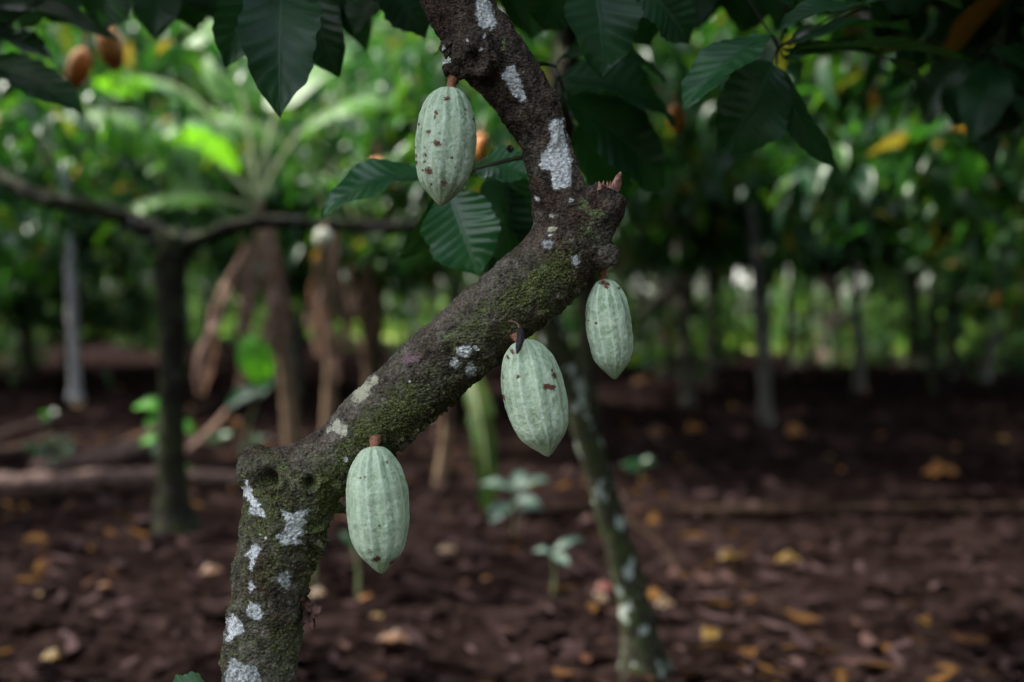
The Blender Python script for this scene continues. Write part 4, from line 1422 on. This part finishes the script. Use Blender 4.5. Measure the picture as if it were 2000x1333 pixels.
# mid-distance crowns without trunks in the way: trees whose low crowns fill the middle band
for i, (px_, d, s) in enumerate([(-470, 7.6, 1.1), (338, 16.0, 1.2), (60, 17.0, 1.2), (575, 13.5, 1.15), (722, 11.8, 1.1), (1040, 10.5, 1.1), (1150, 8.6, 1.05), (1345, 13.0, 1.1), (2110, 6.6, 1.25), (1494, 16.0, 1.1), (1677, 17.5, 1.1)]):
    x = (px_ - 1000) / F * d
    place_tree((i * 3) % 4, x, d, s, i * 1.1, GL, GG, dz=.1)

# ------------------------------------------------------------------ sunlit trees and shrubs beyond the clearing
def far_proto(k):
    acc = Acc()
    V, Q, T = tube([(0, 0, -.2), (.05, 0, 1.0), (0, .05, 2.2)], [.12, .09, .06], 8, 12, .2, k)
    acc.add(V, Q, T)
    me, P = CROWNS_FAR[k]
    me = me.copy(); me.materials.clear(); me.materials.append(M['crown'])
    base = Vector((0, 0, .9))
    limbs(acc, (0, .05, 2.2), [Vector(p) + base for p in P], 6, .04, k)
    e = empty('forest_tree', (0, 0, 0), 'x', 'tree')
    t = link('trunk', acc.mesh('trunk', M['bark_grey']), e)
    c = link('crown', me, e); c.location = base
    return e, t, c


FP = [far_proto(0), far_proto(1)]
fu = [0, 0]
for i in range(46):
    k = i % 2
    e, t, c = FP[k]
    if fu[k]:
        e2 = e.copy(); COL.objects.link(e2)
        for ch in (t, c):
            d = ch.copy(); COL.objects.link(d); d.parent = e2
        e = e2
    fu[k] = 1
    row = i // 16
    x = -37 + (i % 16) * 5.0 + r.uniform(-1.5, 1.5)
    y = 46 + row * 6 + r.uniform(-1.5, 1.5)
    s = r.uniform(3.6, 4.6) + row * 1.0
    e.location = (x, y, float(ground_z(x, y)) - 0.3)
    e.rotation_euler = (0, 0, r.uniform(0, 6.28)); e.scale = (s, s, s)
    e['label'] = 'tall sunlit forest tree beyond the clearing, a blurred wall of green'
    e['group'] = 'forest trees beyond the clearing'
SH = []
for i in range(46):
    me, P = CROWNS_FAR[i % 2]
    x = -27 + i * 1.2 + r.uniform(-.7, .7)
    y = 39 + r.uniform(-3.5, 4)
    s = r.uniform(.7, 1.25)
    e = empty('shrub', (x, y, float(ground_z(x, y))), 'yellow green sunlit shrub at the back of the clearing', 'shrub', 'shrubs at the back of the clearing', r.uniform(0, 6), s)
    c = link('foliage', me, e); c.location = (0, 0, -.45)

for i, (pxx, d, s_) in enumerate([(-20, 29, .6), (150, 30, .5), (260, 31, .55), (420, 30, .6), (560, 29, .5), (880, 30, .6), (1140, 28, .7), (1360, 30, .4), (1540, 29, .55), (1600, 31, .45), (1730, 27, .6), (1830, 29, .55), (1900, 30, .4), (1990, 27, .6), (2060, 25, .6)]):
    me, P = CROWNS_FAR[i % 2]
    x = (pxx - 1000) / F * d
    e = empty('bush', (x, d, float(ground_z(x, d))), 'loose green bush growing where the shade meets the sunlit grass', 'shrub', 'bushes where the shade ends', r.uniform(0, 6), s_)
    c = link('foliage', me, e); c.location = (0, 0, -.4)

for i, (pxx, d, s_) in enumerate([(60, 25, .55), (215, 27, .42), (300, 24, .5), (450, 26, .6), (640, 27, .55), (690, 25, .35), (830, 26, .5), (1240, 24, .7), (1330, 26, .5), (1640, 25, .6), (1780, 24, .8), (1960, 25, .45)]):
    me, P = CROWNS_THIN[i % 2]
    x = (pxx - 1000) / F * d
    e = empty('bush', (x, d, float(ground_z(x, d))), 'dark leafy bush in the shade in front of the bright clearing', 'shrub', 'dark bushes in the shade before the clearing', r.uniform(0, 6), s_)
    c = link('foliage', me, e); c.location = (0, 0, -.5)

# grass of the clearing
rg = np.random.default_rng(8)
n = 9000
gx = rg.uniform(-26, 26, n); gy = 31.8 + rg.uniform(0, 1, n) ** 1.5 * 12
az = rg.uniform(0, 6.28, n)
d = np.stack([np.cos(az) * .45, np.sin(az) * .45, np.ones(n)], 1)
base = np.stack([gx, gy, ground_z(gx, gy)], 1)
L = rg.uniform(.25, .6, n)
V, Q, uv, k = scatter_cards(base, d, np.stack([np.cos(az), np.sin(az), np.zeros(n)], 1), L, L * .16, CARD)
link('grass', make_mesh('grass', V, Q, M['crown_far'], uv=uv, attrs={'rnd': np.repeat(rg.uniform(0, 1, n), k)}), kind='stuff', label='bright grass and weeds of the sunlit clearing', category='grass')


# ------------------------------------------------------------------ leaf litter
LIT = card_template(4, 5, 0.14, 0.16)
n = 34000
yy = 1.6 + 30 * rg.uniform(0, 1, n) ** 1.15
xx = rg.uniform(-1, 1, n) * (yy * 0.6 + 1.0)
az = rg.uniform(0, 6.28, n)
tl = rg.uniform(-.12, .2, n)
d = np.stack([np.cos(az), np.sin(az), tl], 1)
P0 = np.stack([xx, yy, np.zeros(n)], 1)
base = np.stack([xx, yy, ground_z(xx, yy) + 0.05 * fbm(P0 * 1.3, 4) + rg.uniform(0.002, .05, n)], 1)
up = np.stack([rg.normal(size=n) * .22, rg.normal(size=n) * .22, np.where(rg.uniform(size=n) < .5, 1, -1)], 1)
L = .04 + .14 * rg.uniform(0, 1, n) ** 1.7; W = L * rg.uniform(.3, .5, n)
V, Q, uv, k = scatter_cards(base, d, up, L, W, LIT)
V += 0.009 * np.stack([perlin(V * 11), perlin(V * 14 + 4), perlin(V * 14 + 8)], 1)
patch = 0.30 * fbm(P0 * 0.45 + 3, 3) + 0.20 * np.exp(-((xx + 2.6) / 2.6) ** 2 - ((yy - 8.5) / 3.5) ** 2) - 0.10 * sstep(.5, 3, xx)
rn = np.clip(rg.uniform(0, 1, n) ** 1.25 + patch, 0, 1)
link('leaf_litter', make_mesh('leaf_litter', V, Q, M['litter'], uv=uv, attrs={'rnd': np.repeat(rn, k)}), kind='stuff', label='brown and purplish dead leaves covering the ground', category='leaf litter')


def flat_leaf(x, y, z, L, W, az, mat, seed):
    rr = random.Random(seed)
    b = Vector((x, y, z)) - Vector((math.cos(az), math.sin(az), 0)) * L / 2
    t = b + Vector((math.cos(az), math.sin(az), rr.uniform(-.05, .12))) * L
    V, Q, uv = big_leaf(b, t, (rr.uniform(-.3, .3), rr.uniform(-.4, -.1), 1), W, seed=seed, nu=16, nv=6, droop=.1, wave=1.5)
    return V, Q, uv


YL = [(1835, 943, 66, 40, 'oleaf', 'large orange fallen leaf, brightest on the dark soil at the right'),
      (1358, 850, 38, 26, 'oleaf', 'orange fallen leaf in the middle right, left of the grey tree foot'),
      (1552, 858, 34, 30, 'oleaf', 'orange fallen leaf just right of the nearest right-hand grey trunk'),
      (1288, 858, 50, 24, 'bleaf', 'dull ochre fallen leaf beside the lichen-spotted leaning tree'),
      (1425, 1108, 46, 20, 'yleaf', 'left one of two yellow fallen leaves lying side by side, lower right'),
      (1540, 1116, 46, 24, 'yleaf', 'right one of two yellow fallen leaves lying side by side, lower right'),
      (1388, 1270, 46, 22, 'yleaf', 'yellow green fallen leaf at the lower right, right of the leaning tree foot'),
      (1172, 1197, 32, 26, 'pleaf', 'pale cream fallen leaf left of the leaning tree foot'),
      (1178, 1172, 34, 18, 'rleaf', 'reddish fallen leaf just behind the pale cream one'),
      (1298, 1205, 40, 20, 'pleaf', 'pale tan fallen leaf right of the leaning tree foot'),
      (620, 1185, 36, 18, 'pleaf', 'pale yellow fallen leaf right of the foreground trunk bark flake'),
      (768, 1280, 66, 28, 'bleaf', 'big ochre brown fallen leaf at the bottom, right of the foreground trunk'),
      (412, 1140, 44, 22, 'bleaf', 'orange brown fallen leaf left of the foreground trunk'),
      (872, 1096, 40, 16, 'pleaf', 'pale curled fallen leaf below and right of the lowest pod'),
      (455, 838, 28, 24, 'oleaf', 'pale orange fallen leaf behind the elbow of the trunk'),
      (1262, 757, 60, 20, 'bleaf', 'far brownish orange leaf patch below the slimmest pod'),
      (100, 1312, 34, 22, 'yleaf', 'pale yellow fallen leaf in the bottom left corner')]
for k, (x, y, w, h, m, lab) in enumerate(YL):
    p = gpt(x, y)
    s = p.y / F
    sv, sq, su = flat_leaf(p.x, p.y, p.z + .05, w * s, max(h * s * 1.6, w * s * .45), (k * 2.4) % .9 - .4, m, k)
    a = Acc(); a.add(sv, sq, None, su)
    o = link('fallen_leaf', a.mesh('fallen_leaf', M[m], np.array(p)), label=lab, category='leaf')
    o.location = p
for k, (x, y, w) in enumerate([(1690, 775, 24), (1955, 868, 34), (1870, 885, 22), (1620, 905, 20), (1720, 860, 20), (1800, 1240, 40), (370, 805, 24), (152, 800, 26), (232, 765, 18), (30, 727, 22), (205, 1162, 22), (75, 1180, 20), (715, 1190, 34), (735, 1225, 26), (1640, 930, 26), (1330, 905, 22), (1480, 1010, 22), (1430, 800, 22), (1580, 745, 22), (640, 1010, 26), (950, 1150, 22)]):
    p = gpt(x, y)
    s = p.y / F
    sv, sq, su = flat_leaf(p.x, p.y, p.z + .04, w * s * 1.1, w * s * .6, (k * 1.9) % 3.1, 'yleaf', 50 + k)
    a = Acc(); a.add(sv, sq, None, su)
    o = link('fallen_leaf', a.mesh('fallen_leaf', M['yleaf' if k % 2 else 'oleaf'], np.array(p)), label='small blurred yellow or orange leaf lying on the brown litter', category='leaf', group='small yellow and orange leaves scattered on the litter')
    o.location = p


# ------------------------------------------------------------------ logs
def log(pts, rad, mat, label, name='fallen_log', rough=.25, n=14, seed=1):
    ps = []
    for x, y, up in pts:
        p = gpt(x, y); p.z += up
        ps.append(p)
    V, Q, T = tube(ps, rad, n, 12 * len(ps), rough, seed)
    a = Acc(); a.add(V, Q, T)
    c0 = np.array(ps[0])
    o = link(name, a.mesh(name, M[mat], c0), label=label, category='log')
    o.location = ps[0]


log([(-60, 962, .05), (120, 958, .05), (300, 948, .05), (470, 948, .04)], [.075, .08, .07, .05], 'log', 'long brown log lying across the ground behind the left dark trunk', seed=1)
log([(60, 930, .06), (200, 920, .08), (310, 895, .12)], [.05, .07, .06], 'log', 'short pale split log lying on top of the long brown log', seed=2)
log([(-60, 905, .05), (40, 890, .06), (110, 868, .08)], [.03, .035, .02], 'log', 'thin pale stick at the left edge behind the long log', 'stick', seed=3)
log([(-60, 985, .03), (90, 982, .03), (250, 968, .03)], [.03, .035, .025], 'log_dark', 'thin dark branch lying just in front of the long brown log', 'stick', seed=4)
log([(1325, 1015, .05), (1500, 1020, .06), (1750, 1016, .06), (2080, 1010, .05)], [.035, .045, .04, .035], 'log_dark', 'mossy rotting log half sunk in the leaf litter at the right', seed=5)
log([(1218, 1020, .03), (1290, 1080, .03), (1350, 1165, .02)], [.022, .024, .014], 'log_dark', 'dark brown stick slanting away from the leaning tree', 'stick', seed=6)
log([(1000, 1012, .03), (1100, 1010, .04), (1190, 1005, .03)], [.04, .04, .03], 'log_dark', 'dark log just behind the leaning lichen-spotted tree', seed=7)
log([(1150, 812, .05), (1300, 808, .05), (1420, 815, .05)], [.04, .04, .03], 'log_dark', 'far dark log between the slimmest pod and the grey tree', seed=8)

log([(180, 900, .05), (300, 860, .10), (420, 800, .12)], [.022, .025, .015], 'log', 'pale slanting stick propped behind the dark left trunk', 'stick', seed=9)
log([(-40, 870, .03), (60, 845, .08), (150, 820, .05)], [.02, .022, .012], 'log', 'thin slanting stick highest on the ground at the left edge', 'stick', seed=10)
log([(360, 905, .08), (430, 850, .16), (470, 790, .2)], [.02, .03, .02], 'dry_leaf', 'curled pinkish dead frond lying right of the dark left trunk', 'dead_frond', seed=11)
log([(90, 945, .10), (240, 900, .12), (420, 885, .08)], [.02, .025, .02], 'log', 'crooked pale stick crossing over the long brown log', 'stick', seed=12)

# ------------------------------------------------------------------ saplings
def sapling(px, py, stem_h, leaves, mat, label, name='sapling', thick=.006, lean=(0, 0), group=None):
    p = gpt(px, py)
    e = empty(name, p, label, 'plant', group)
    top = Vector((lean[0], lean[1], stem_h))
    V, Q, T = tube([Vector((0, 0, -.02)), top * .5 + Vector((.01, 0, 0)), top], [thick, thick * .8, thick * .5], 8, 12)
    a = Acc(); a.add(V, Q, T)
    link('stem', a.mesh('stem', M['petiole']), e)
    for k, (h, az, el, L, W) in enumerate(leaves):
        b = top * h
        d = Vector((math.cos(az) * math.cos(el), math.sin(az) * math.cos(el), math.sin(el)))
        V, Q, uv = big_leaf(b, b + d * L, (-d.x * .3, -.5, 1) if abs(el) < 1 else (0, -1, .2), W, seed=k, nu=20, nv=8, droop=.12)
        a = Acc(); a.add(V, Q, None, uv)
        link('leaf', a.mesh('leaf', M[mat], (0, 0, 0)), e)
    return e


M['leaf_blue'] = mat_leaf('bluish_leaf', (0.025, 0.055, 0.04), (0.05, 0.085, 0.07), (0.04, 0.13, 0.03), .15, .5, spec=.25)
sapling(1003, 1045, .26, [(.95, .2, .3, .22, .08), (1, 2.9, .1, .2, .08), (.8, -.6, -.2, .2, .08), (.7, -2.3, -.4, .22, .09), (1, 1.2, .5, .18, .07), (.55, 3.4, .0, .16, .06), (.5, -.1, .1, .17, .06)], 'leaf_blue', 'small seedling with bluish shiny leaves below the largest pod')
sapling(1078, 1165, .19, [(1, .3, .35, .16, .05), (.95, -.9, -.2, .12, .05), (1, 2.8, .0, .09, .04)], 'leaf_blue', 'tiny upright seedling with two pairs of leaves left of the leaning tree')
sapling(326, 1000, .62, [(1, 2.95, .05, .22, .14), (.98, 2.4, .5, .16, .10), (.86, .1, -.3, .18, .13), (.72, 3.1, -.25, .17, .10), (.95, -2.6, -.5, .14, .09), (.4, .4, .1, .14, .08)], 'leaf_bright', 'sapling with bright yellow green leaves on both sides of the dark left trunk')
sapling(700, 1165, .22, [(1, .4, .9, .12, .04), (.9, 2.5, .7, .12, .04)], 'leaf', 'thin grey green shoot standing below the lowest pod', thick=.010, lean=(-.02, 0))
sapling(610, 1150, .2, [(1, 1.4, .9, .1, .03)], 'leaf', 'thin pale shoot just right of the foreground trunk', thick=.009)
rs = random.Random(5)
for k, (x, y, h) in enumerate([(100, 905, .16), (125, 925, .14), (70, 905, .12), (215, 770, .3), (90, 850, .2), (500, 900, .15), (25, 770, .25), (1250, 935, .12), (300, 915, .12), (430, 880, .12)]):
    lv = [(rs.uniform(.6, 1), rs.uniform(0, 6.28), rs.uniform(-.1, .6), rs.uniform(.1, .18), rs.uniform(.045, .07)) for _ in range(6)]
    sapling(x, y, h, lv, 'leaf_mid', 'low green seedling sprouting from the leaf litter', 'seedling', group='green seedlings in the litter')

# ------------------------------------------------------------------ banana plants
def banana_leaf(off, root_, b, d_az, el0, L, W, mat='banana', seed=0, tear=0.35, pet=.25, bend=1.6, pr=.022, roll=0.0, name='leaf'):
    """blade on an arching midrib, torn into strips; b world point"""
    r = np.random.default_rng(seed)
    n = 46
    t = np.linspace(0, 1, n)
    el = el0 - bend * t ** 1.5
    ds = L / (n - 1)
    h = np.array([math.cos(d_az), math.sin(d_az)])
    pts = [np.array(b, float)]
    for i in range(n - 1):
        pts.append(pts[-1] + ds * np.array([h[0] * math.cos(el[i]), h[1] * math.cos(el[i]), math.sin(el[i])]))
    pts = np.array(pts)
    tan = np.gradient(pts, axis=0); tan /= np.linalg.norm(tan, axis=1)[:, None]
    side0 = np.array([-h[1], h[0], 0.0])
    nr = np.cross(tan, side0)
    V, Q, T = tube(pts[::3], np.linspace(pr, .004, len(pts[::3])), 8, 40)
    a = Acc(); a.add(V, Q, T)
    mr = link('petiole', a.mesh('petiole', M['petiole'], off), root_)
    a = Acc()
    i0 = int(n * pet)
    for sg in (-1, 1):
        i = i0
        droopn = 0.15
        while i < n - 1:
            k = int(r.integers(2, 7))
            j_ = min(i + k, n - 1)
            gap = r.uniform(0, tear)
            droopn = np.clip(droopn + r.normal() * .3, -.15, 1.0)
            nu = j_ - i
            rows = []
            uvs = []
            for q in range(i, j_ + 1):
                f = (q - i0) / (n - 1 - i0)
                w = W / 2 * max(0.03, math.sin(math.pi * min(1, f * .93 + .05)) ** .55)
                # each strip narrows towards its outer end
                mid_i = (i + j_) / 2
                for m_, v in enumerate(np.linspace(0, 1, 5)):
                    shrink = 1 - gap * v
                    qq = mid_i + (q - mid_i) * shrink
                    c0 = np.array([np.interp(qq, range(n), pts[:, x]) for x in range(3)])
                    dr = 0.25 + droopn * v
                    out_ = side0 * sg * math.cos(dr + roll * sg) + nr[q] * 0 - np.array([0, 0, 1]) * math.sin(dr + roll * sg) + tan[q] * .25
                    rows.append(c0 + out_ * w * v)
                    uvs.append((.5 + .5 * sg * v * .98, f))
            Vr = np.array(rows)
            ii = np.arange(nu)[:, None] * 5 + np.arange(4)[None, :]
            Qr = np.stack([ii, ii + 1, ii + 6, ii + 5], -1).reshape(-1, 4)
            a.add(Vr, Qr, None, np.array(uvs), r.uniform(0, 1))
            i = j_
    link('blade', a.mesh('blade', M[mat], np.array(off)), root_)


def dry_leaf(off, root_, b, L, W, seed, az=0.0, out_=.12):
    r = np.random.default_rng(seed)
    n, m = 22, 6
    a = Acc()
    t = np.linspace(0, 1, n)
    for s in range(3):
        ph = r.uniform(0, 6)
        w = W * (.5 + .5 * np.sin(t * 3.1)) * r.uniform(.6, 1)
        cx = b[0] + math.cos(az) * out_ * np.sin(t * 1.5) + .03 * np.sin(t * 7 + ph)
        cy = b[1] + math.sin(az) * out_ * np.sin(t * 1.5) + .03 * np.cos(t * 6 + ph)
        cz = b[2] - t * L * r.uniform(.8, 1)
        u = np.linspace(-1, 1, m)
        tw = ph + t * 2
        X = cx[:, None] + np.cos(tw)[:, None] * u[None] * w[:, None] / 2
        Y = cy[:, None] + np.sin(tw)[:, None] * u[None] * w[:, None] / 2 + .03 * np.abs(u)[None] ** 1.5
        Z = np.repeat(cz[:, None], m, 1)
        V = np.stack([X, Y, Z], -1).reshape(-1, 3)
        V += .02 * np.stack([perlin(V * 9 + s), perlin(V * 9 + 3 + s), perlin(V * 9 + 7)], 1)
        i = np.arange(n - 1)[:, None] * m + np.arange(m - 1)[None]
        a.add(V, np.stack([i, i + 1, i + m + 1, i + m], -1).reshape(-1, 4))
    link('dead_leaf', a.mesh('dead_leaf', M['dry_leaf'], np.array(off)), root_)


def banana(px, py, depth, hub, w0, leaves, dead, label, stem_w=None):
    p = gpt(px, py)
    depth = depth or p.y
    b = Vector((at(px, py, depth).x, depth, 0)); b.z = float(ground_z(b.x, b.y))
    e = empty('banana_plant', b, label, 'banana plant')
    h = at(hub[0], hub[1], depth)
    r0 = w0 / F * depth
    V, Q, T = tube([b - Vector((0, 0, .05)), b.lerp(h, .35) + Vector((.03, 0, 0)), b.lerp(h, .7), h], [r0 * 1.2, r0, r0 * .85, r0 * .6], 18, 40, .12, depth)
    a = Acc(); a.add(V, Q, T)
    # ragged sheaths
    link('pseudostem', a.mesh('pseudostem', M['pseudostem'], np.array(b)), e)
    for k, (az, el, L, W, *o) in enumerate(leaves):
        opt = o[0] if o else {}
        banana_leaf(np.array(b), e, h + Vector((0, 0, -.05 * k * .3)), az, el, L, W, seed=k + int(px), **opt)
    for k, (dx, dy, t, L, W) in enumerate(dead):
        q = b.lerp(h, t) + Vector((dx * .5, dy * .5, 0))
        dry_leaf(np.array(b), e, np.array(q), L * .9, W * .5, k + int(px), math.atan2(dy, dx), .08)
    return e


banana(575, 868, 8.6, (503, 395), 15, [
    (2.75, 1.15, 2.3, .62, dict(bend=1.5, pr=.026)), (3.1, .85, 2.1, .75, dict(bend=1.2, pr=.026, pet=.3)), (2.2, 1.35, 2.5, .8, dict(bend=1.0, pr=.026, pet=.4)),
    (1.2, 1.35, 2.4, .8, dict(bend=1.2, pr=.026, pet=.4)), (.3, 1.2, 2.2, .7, dict(bend=1.8, pr=.024, pet=.35)), (3.35, .35, 1.5, .42, dict(bend=1.5, pr=.022)), (-1.9, 1.1, 1.6, .45, dict(bend=2.0))],
    [(.15, -.1, .9, 1.2, .2), (-.15, -.1, .85, 1.0, .2), (.05, -.2, .7, 1.0, .22), (.2, .1, .95, 1.4, .2), (-.25, -.15, .8, 1.5, .13)],
    'banana plant left of centre, pale stalks fanning into backlit green blades')
banana(640, 840, 9.6, (640, 420), 12, [
    (2.9, 1.2, 1.9, .5), (.4, 1.0, 1.8, .5, dict(mat='banana_dark')), (-1.0, .9, 1.4, .45, dict(mat='banana_dark', bend=2.2))],
    [(.15, -.1, .95, 1.3, .22), (-.15, -.1, .9, 1.2, .2), (.1, -.2, .6, .8, .2), (-.1, .1, .75, 1.0, .2)],
    'banana plant with brown dead leaves, middle of the three left of the trunk')
banana(722, 800, 10.8, (702, 440), 12, [
    (.3, 1.2, 1.7, .5, dict(mat='banana_dark')), (2.5, 1.0, 1.8, .5, dict(mat='banana_dark'))],
    [(.15, -.1, .95, 1.2, .25), (-.12, -.1, .9, 1.3, .2), (.0, -.2, .7, 1.0, .22), (.2, .1, .8, .9, .2)],
    'banana plant with pinkish dry leaves hanging, right of the other two')
# plant behind the elbow whose long blade hangs below the trunk
banana(855, 950, 7.1, (880, 660), 12, [
    (-1.25, -.35, 1.5, .21, dict(mat='banana_old', bend=1.35, tear=.06, pet=.22, roll=-.2, pr=.012))],
    [(-.05, -.1, .7, .5, .12)], 'young banana plant behind the trunk, one long blade hanging below it')

# low broad-leaved plant between the left trunk and the banana plants
p = gpt(470, 905)
e = empty('broad_leaved_plant', p, 'plant with one upright bright green leaf between the dark trunk and the banana stems', 'plant')
dd = p.y
jn = at(498, 790, dd)
V, Q, T = tube([p, at(480, 850, dd), jn], [.012, .01, .007], 8, 12)
a = Acc(); a.add(V, Q, T)
link('stem', a.mesh('stem', M['petiole'], np.array(p)), e)
for (bx, by, tx, ty, w, m, nr) in [(520, 752, 478, 655, 66, 'leaf_bright', (.2, -1, .3)), (515, 760, 440, 800, 40, 'leaf_mid', (0, -.7, .8)), (500, 780, 540, 740, 34, 'leaf_mid', (0, -.7, .8))]:
    V, Q, uv = big_leaf(at(bx, by, dd), at(tx, ty, dd), nr, w / F * dd, nu=24, nv=10, seed=bx, wave=.5)
    a = Acc(); a.add(V, Q, None, uv)
    link('leaf', a.mesh('leaf', M[m], np.array(p)), e)

# hanging withered leaf bundle
p = at(478, 470, 7.6)
o = empty('withered_leaf', p, 'long withered pinkish brown leaf dangling left of the banana stems', 'leaf')
dry_leaf(np.array(p), o, np.array(at(482, 470, 7.6)), 1.35, .11, 77, 3.4, .35)

# distant pods on the other trees
make_pod((632, 446), (630, 488), 5.4, 36, at(640, 432, 5.72), [], 21, 'small blurred pod, white above and yellow below, hanging from the long branch at left', 'pod_y', group=None, detail=False, swell=False)
make_pod((205, 48), (228, 142), 3.6, 50, at(212, 10, 3.6), [], 22, 'blurred orange pod at the top left, the right one of the two', 'pod_o', detail=False, swell=False)
make_pod((165, 95), (142, 176), 3.7, 44, at(170, 40, 3.7), [], 23, 'blurred orange pod at the top left, the left one of the two', 'pod_o', detail=False, swell=False)
make_pod((940, 262), (938, 318), 4.6, 32, at(945, 235, 4.6), [], 24, 'blurred orange pod half hidden behind the highest green pod', 'pod_o', detail=False, swell=False)
make_pod((957, 408), (957, 442), 5.2, 22, at(960, 380, 5.2), [], 25, 'tiny blurred yellow pod between dark leaves left of the trunk', 'pod_o', detail=False, swell=False)
make_pod((1318, 205), (1322, 262), 3.4, 34, at(1316, 180, 3.4), [], 26, 'blurred orange pod behind the dark leaves right of the trunk', 'pod_o', detail=False, swell=False)
make_pod((735, 312), (740, 358), 6.2, 36, at(735, 280, 6.2), [], 27, 'dull orange pod blurred among the leaves left of the highest green pod', 'pod_o', detail=False, swell=False)

# ------------------------------------------------------------------ light
SUN_AZ = math.atan2(-0.64, 0.16)      # measured from +y towards +x
SUN_EL = R(54)
w = bpy.data.worlds.new('World')
scene.world = w
w.use_nodes = True
nt = w.node_tree
sky = nt.nodes.new('ShaderNodeTexSky')
sky.sky_type = 'NISHITA'
sky.sun_disc = False
sky.sun_elevation = SUN_EL
sky.sun_rotation = SUN_AZ
sky.air_density = 1.0
sky.dust_density = 3.0
bg = nt.nodes['Background']
sky.ozone_density = 0.6
hs = nt.nodes.new('ShaderNodeHueSaturation')      # thin high haze: the sky is nearly white
hs.inputs['Saturation'].default_value = 0.6
nt.links.new(sky.outputs[0], hs.inputs['Color'])
nt.links.new(hs.outputs[0], bg.inputs[0])
bg.inputs[1].default_value = 0.15
sd = bpy.data.lights.new('sun', 'SUN')
sd.energy = 2.3
sd.angle = R(0.6)
sd.color = (1.0, 0.95, 0.86)
so = bpy.data.objects.new('sun', sd)
COL.objects.link(so)
dv = Vector((math.sin(SUN_AZ) * math.cos(SUN_EL), math.cos(SUN_AZ) * math.cos(SUN_EL), math.sin(SUN_EL)))
so.rotation_euler = dv.to_track_quat('Z', 'Y').to_euler()
so.location = (-10, 5, 20)

scene.view_settings.view_transform = 'Standard'
scene.view_settings.look = 'None'
scene.view_settings.exposure = 2.32
scene.view_settings.gamma = 1.0
scene.render.engine = 'CYCLES'
cy = scene.cycles
cy.use_denoising = True
cy.denoiser = 'OPENIMAGEDENOISE'
cy.denoising_input_passes = 'RGB_ALBEDO_NORMAL'
cy.max_bounces = 7
cy.diffuse_bounces = 4
cy.glossy_bounces = 2
cy.transmission_bounces = 3
cy.transparent_max_bounces = 4
cy.sample_clamp_indirect = 6.0
cy.caustics_reflective = False
cy.caustics_refractive = False
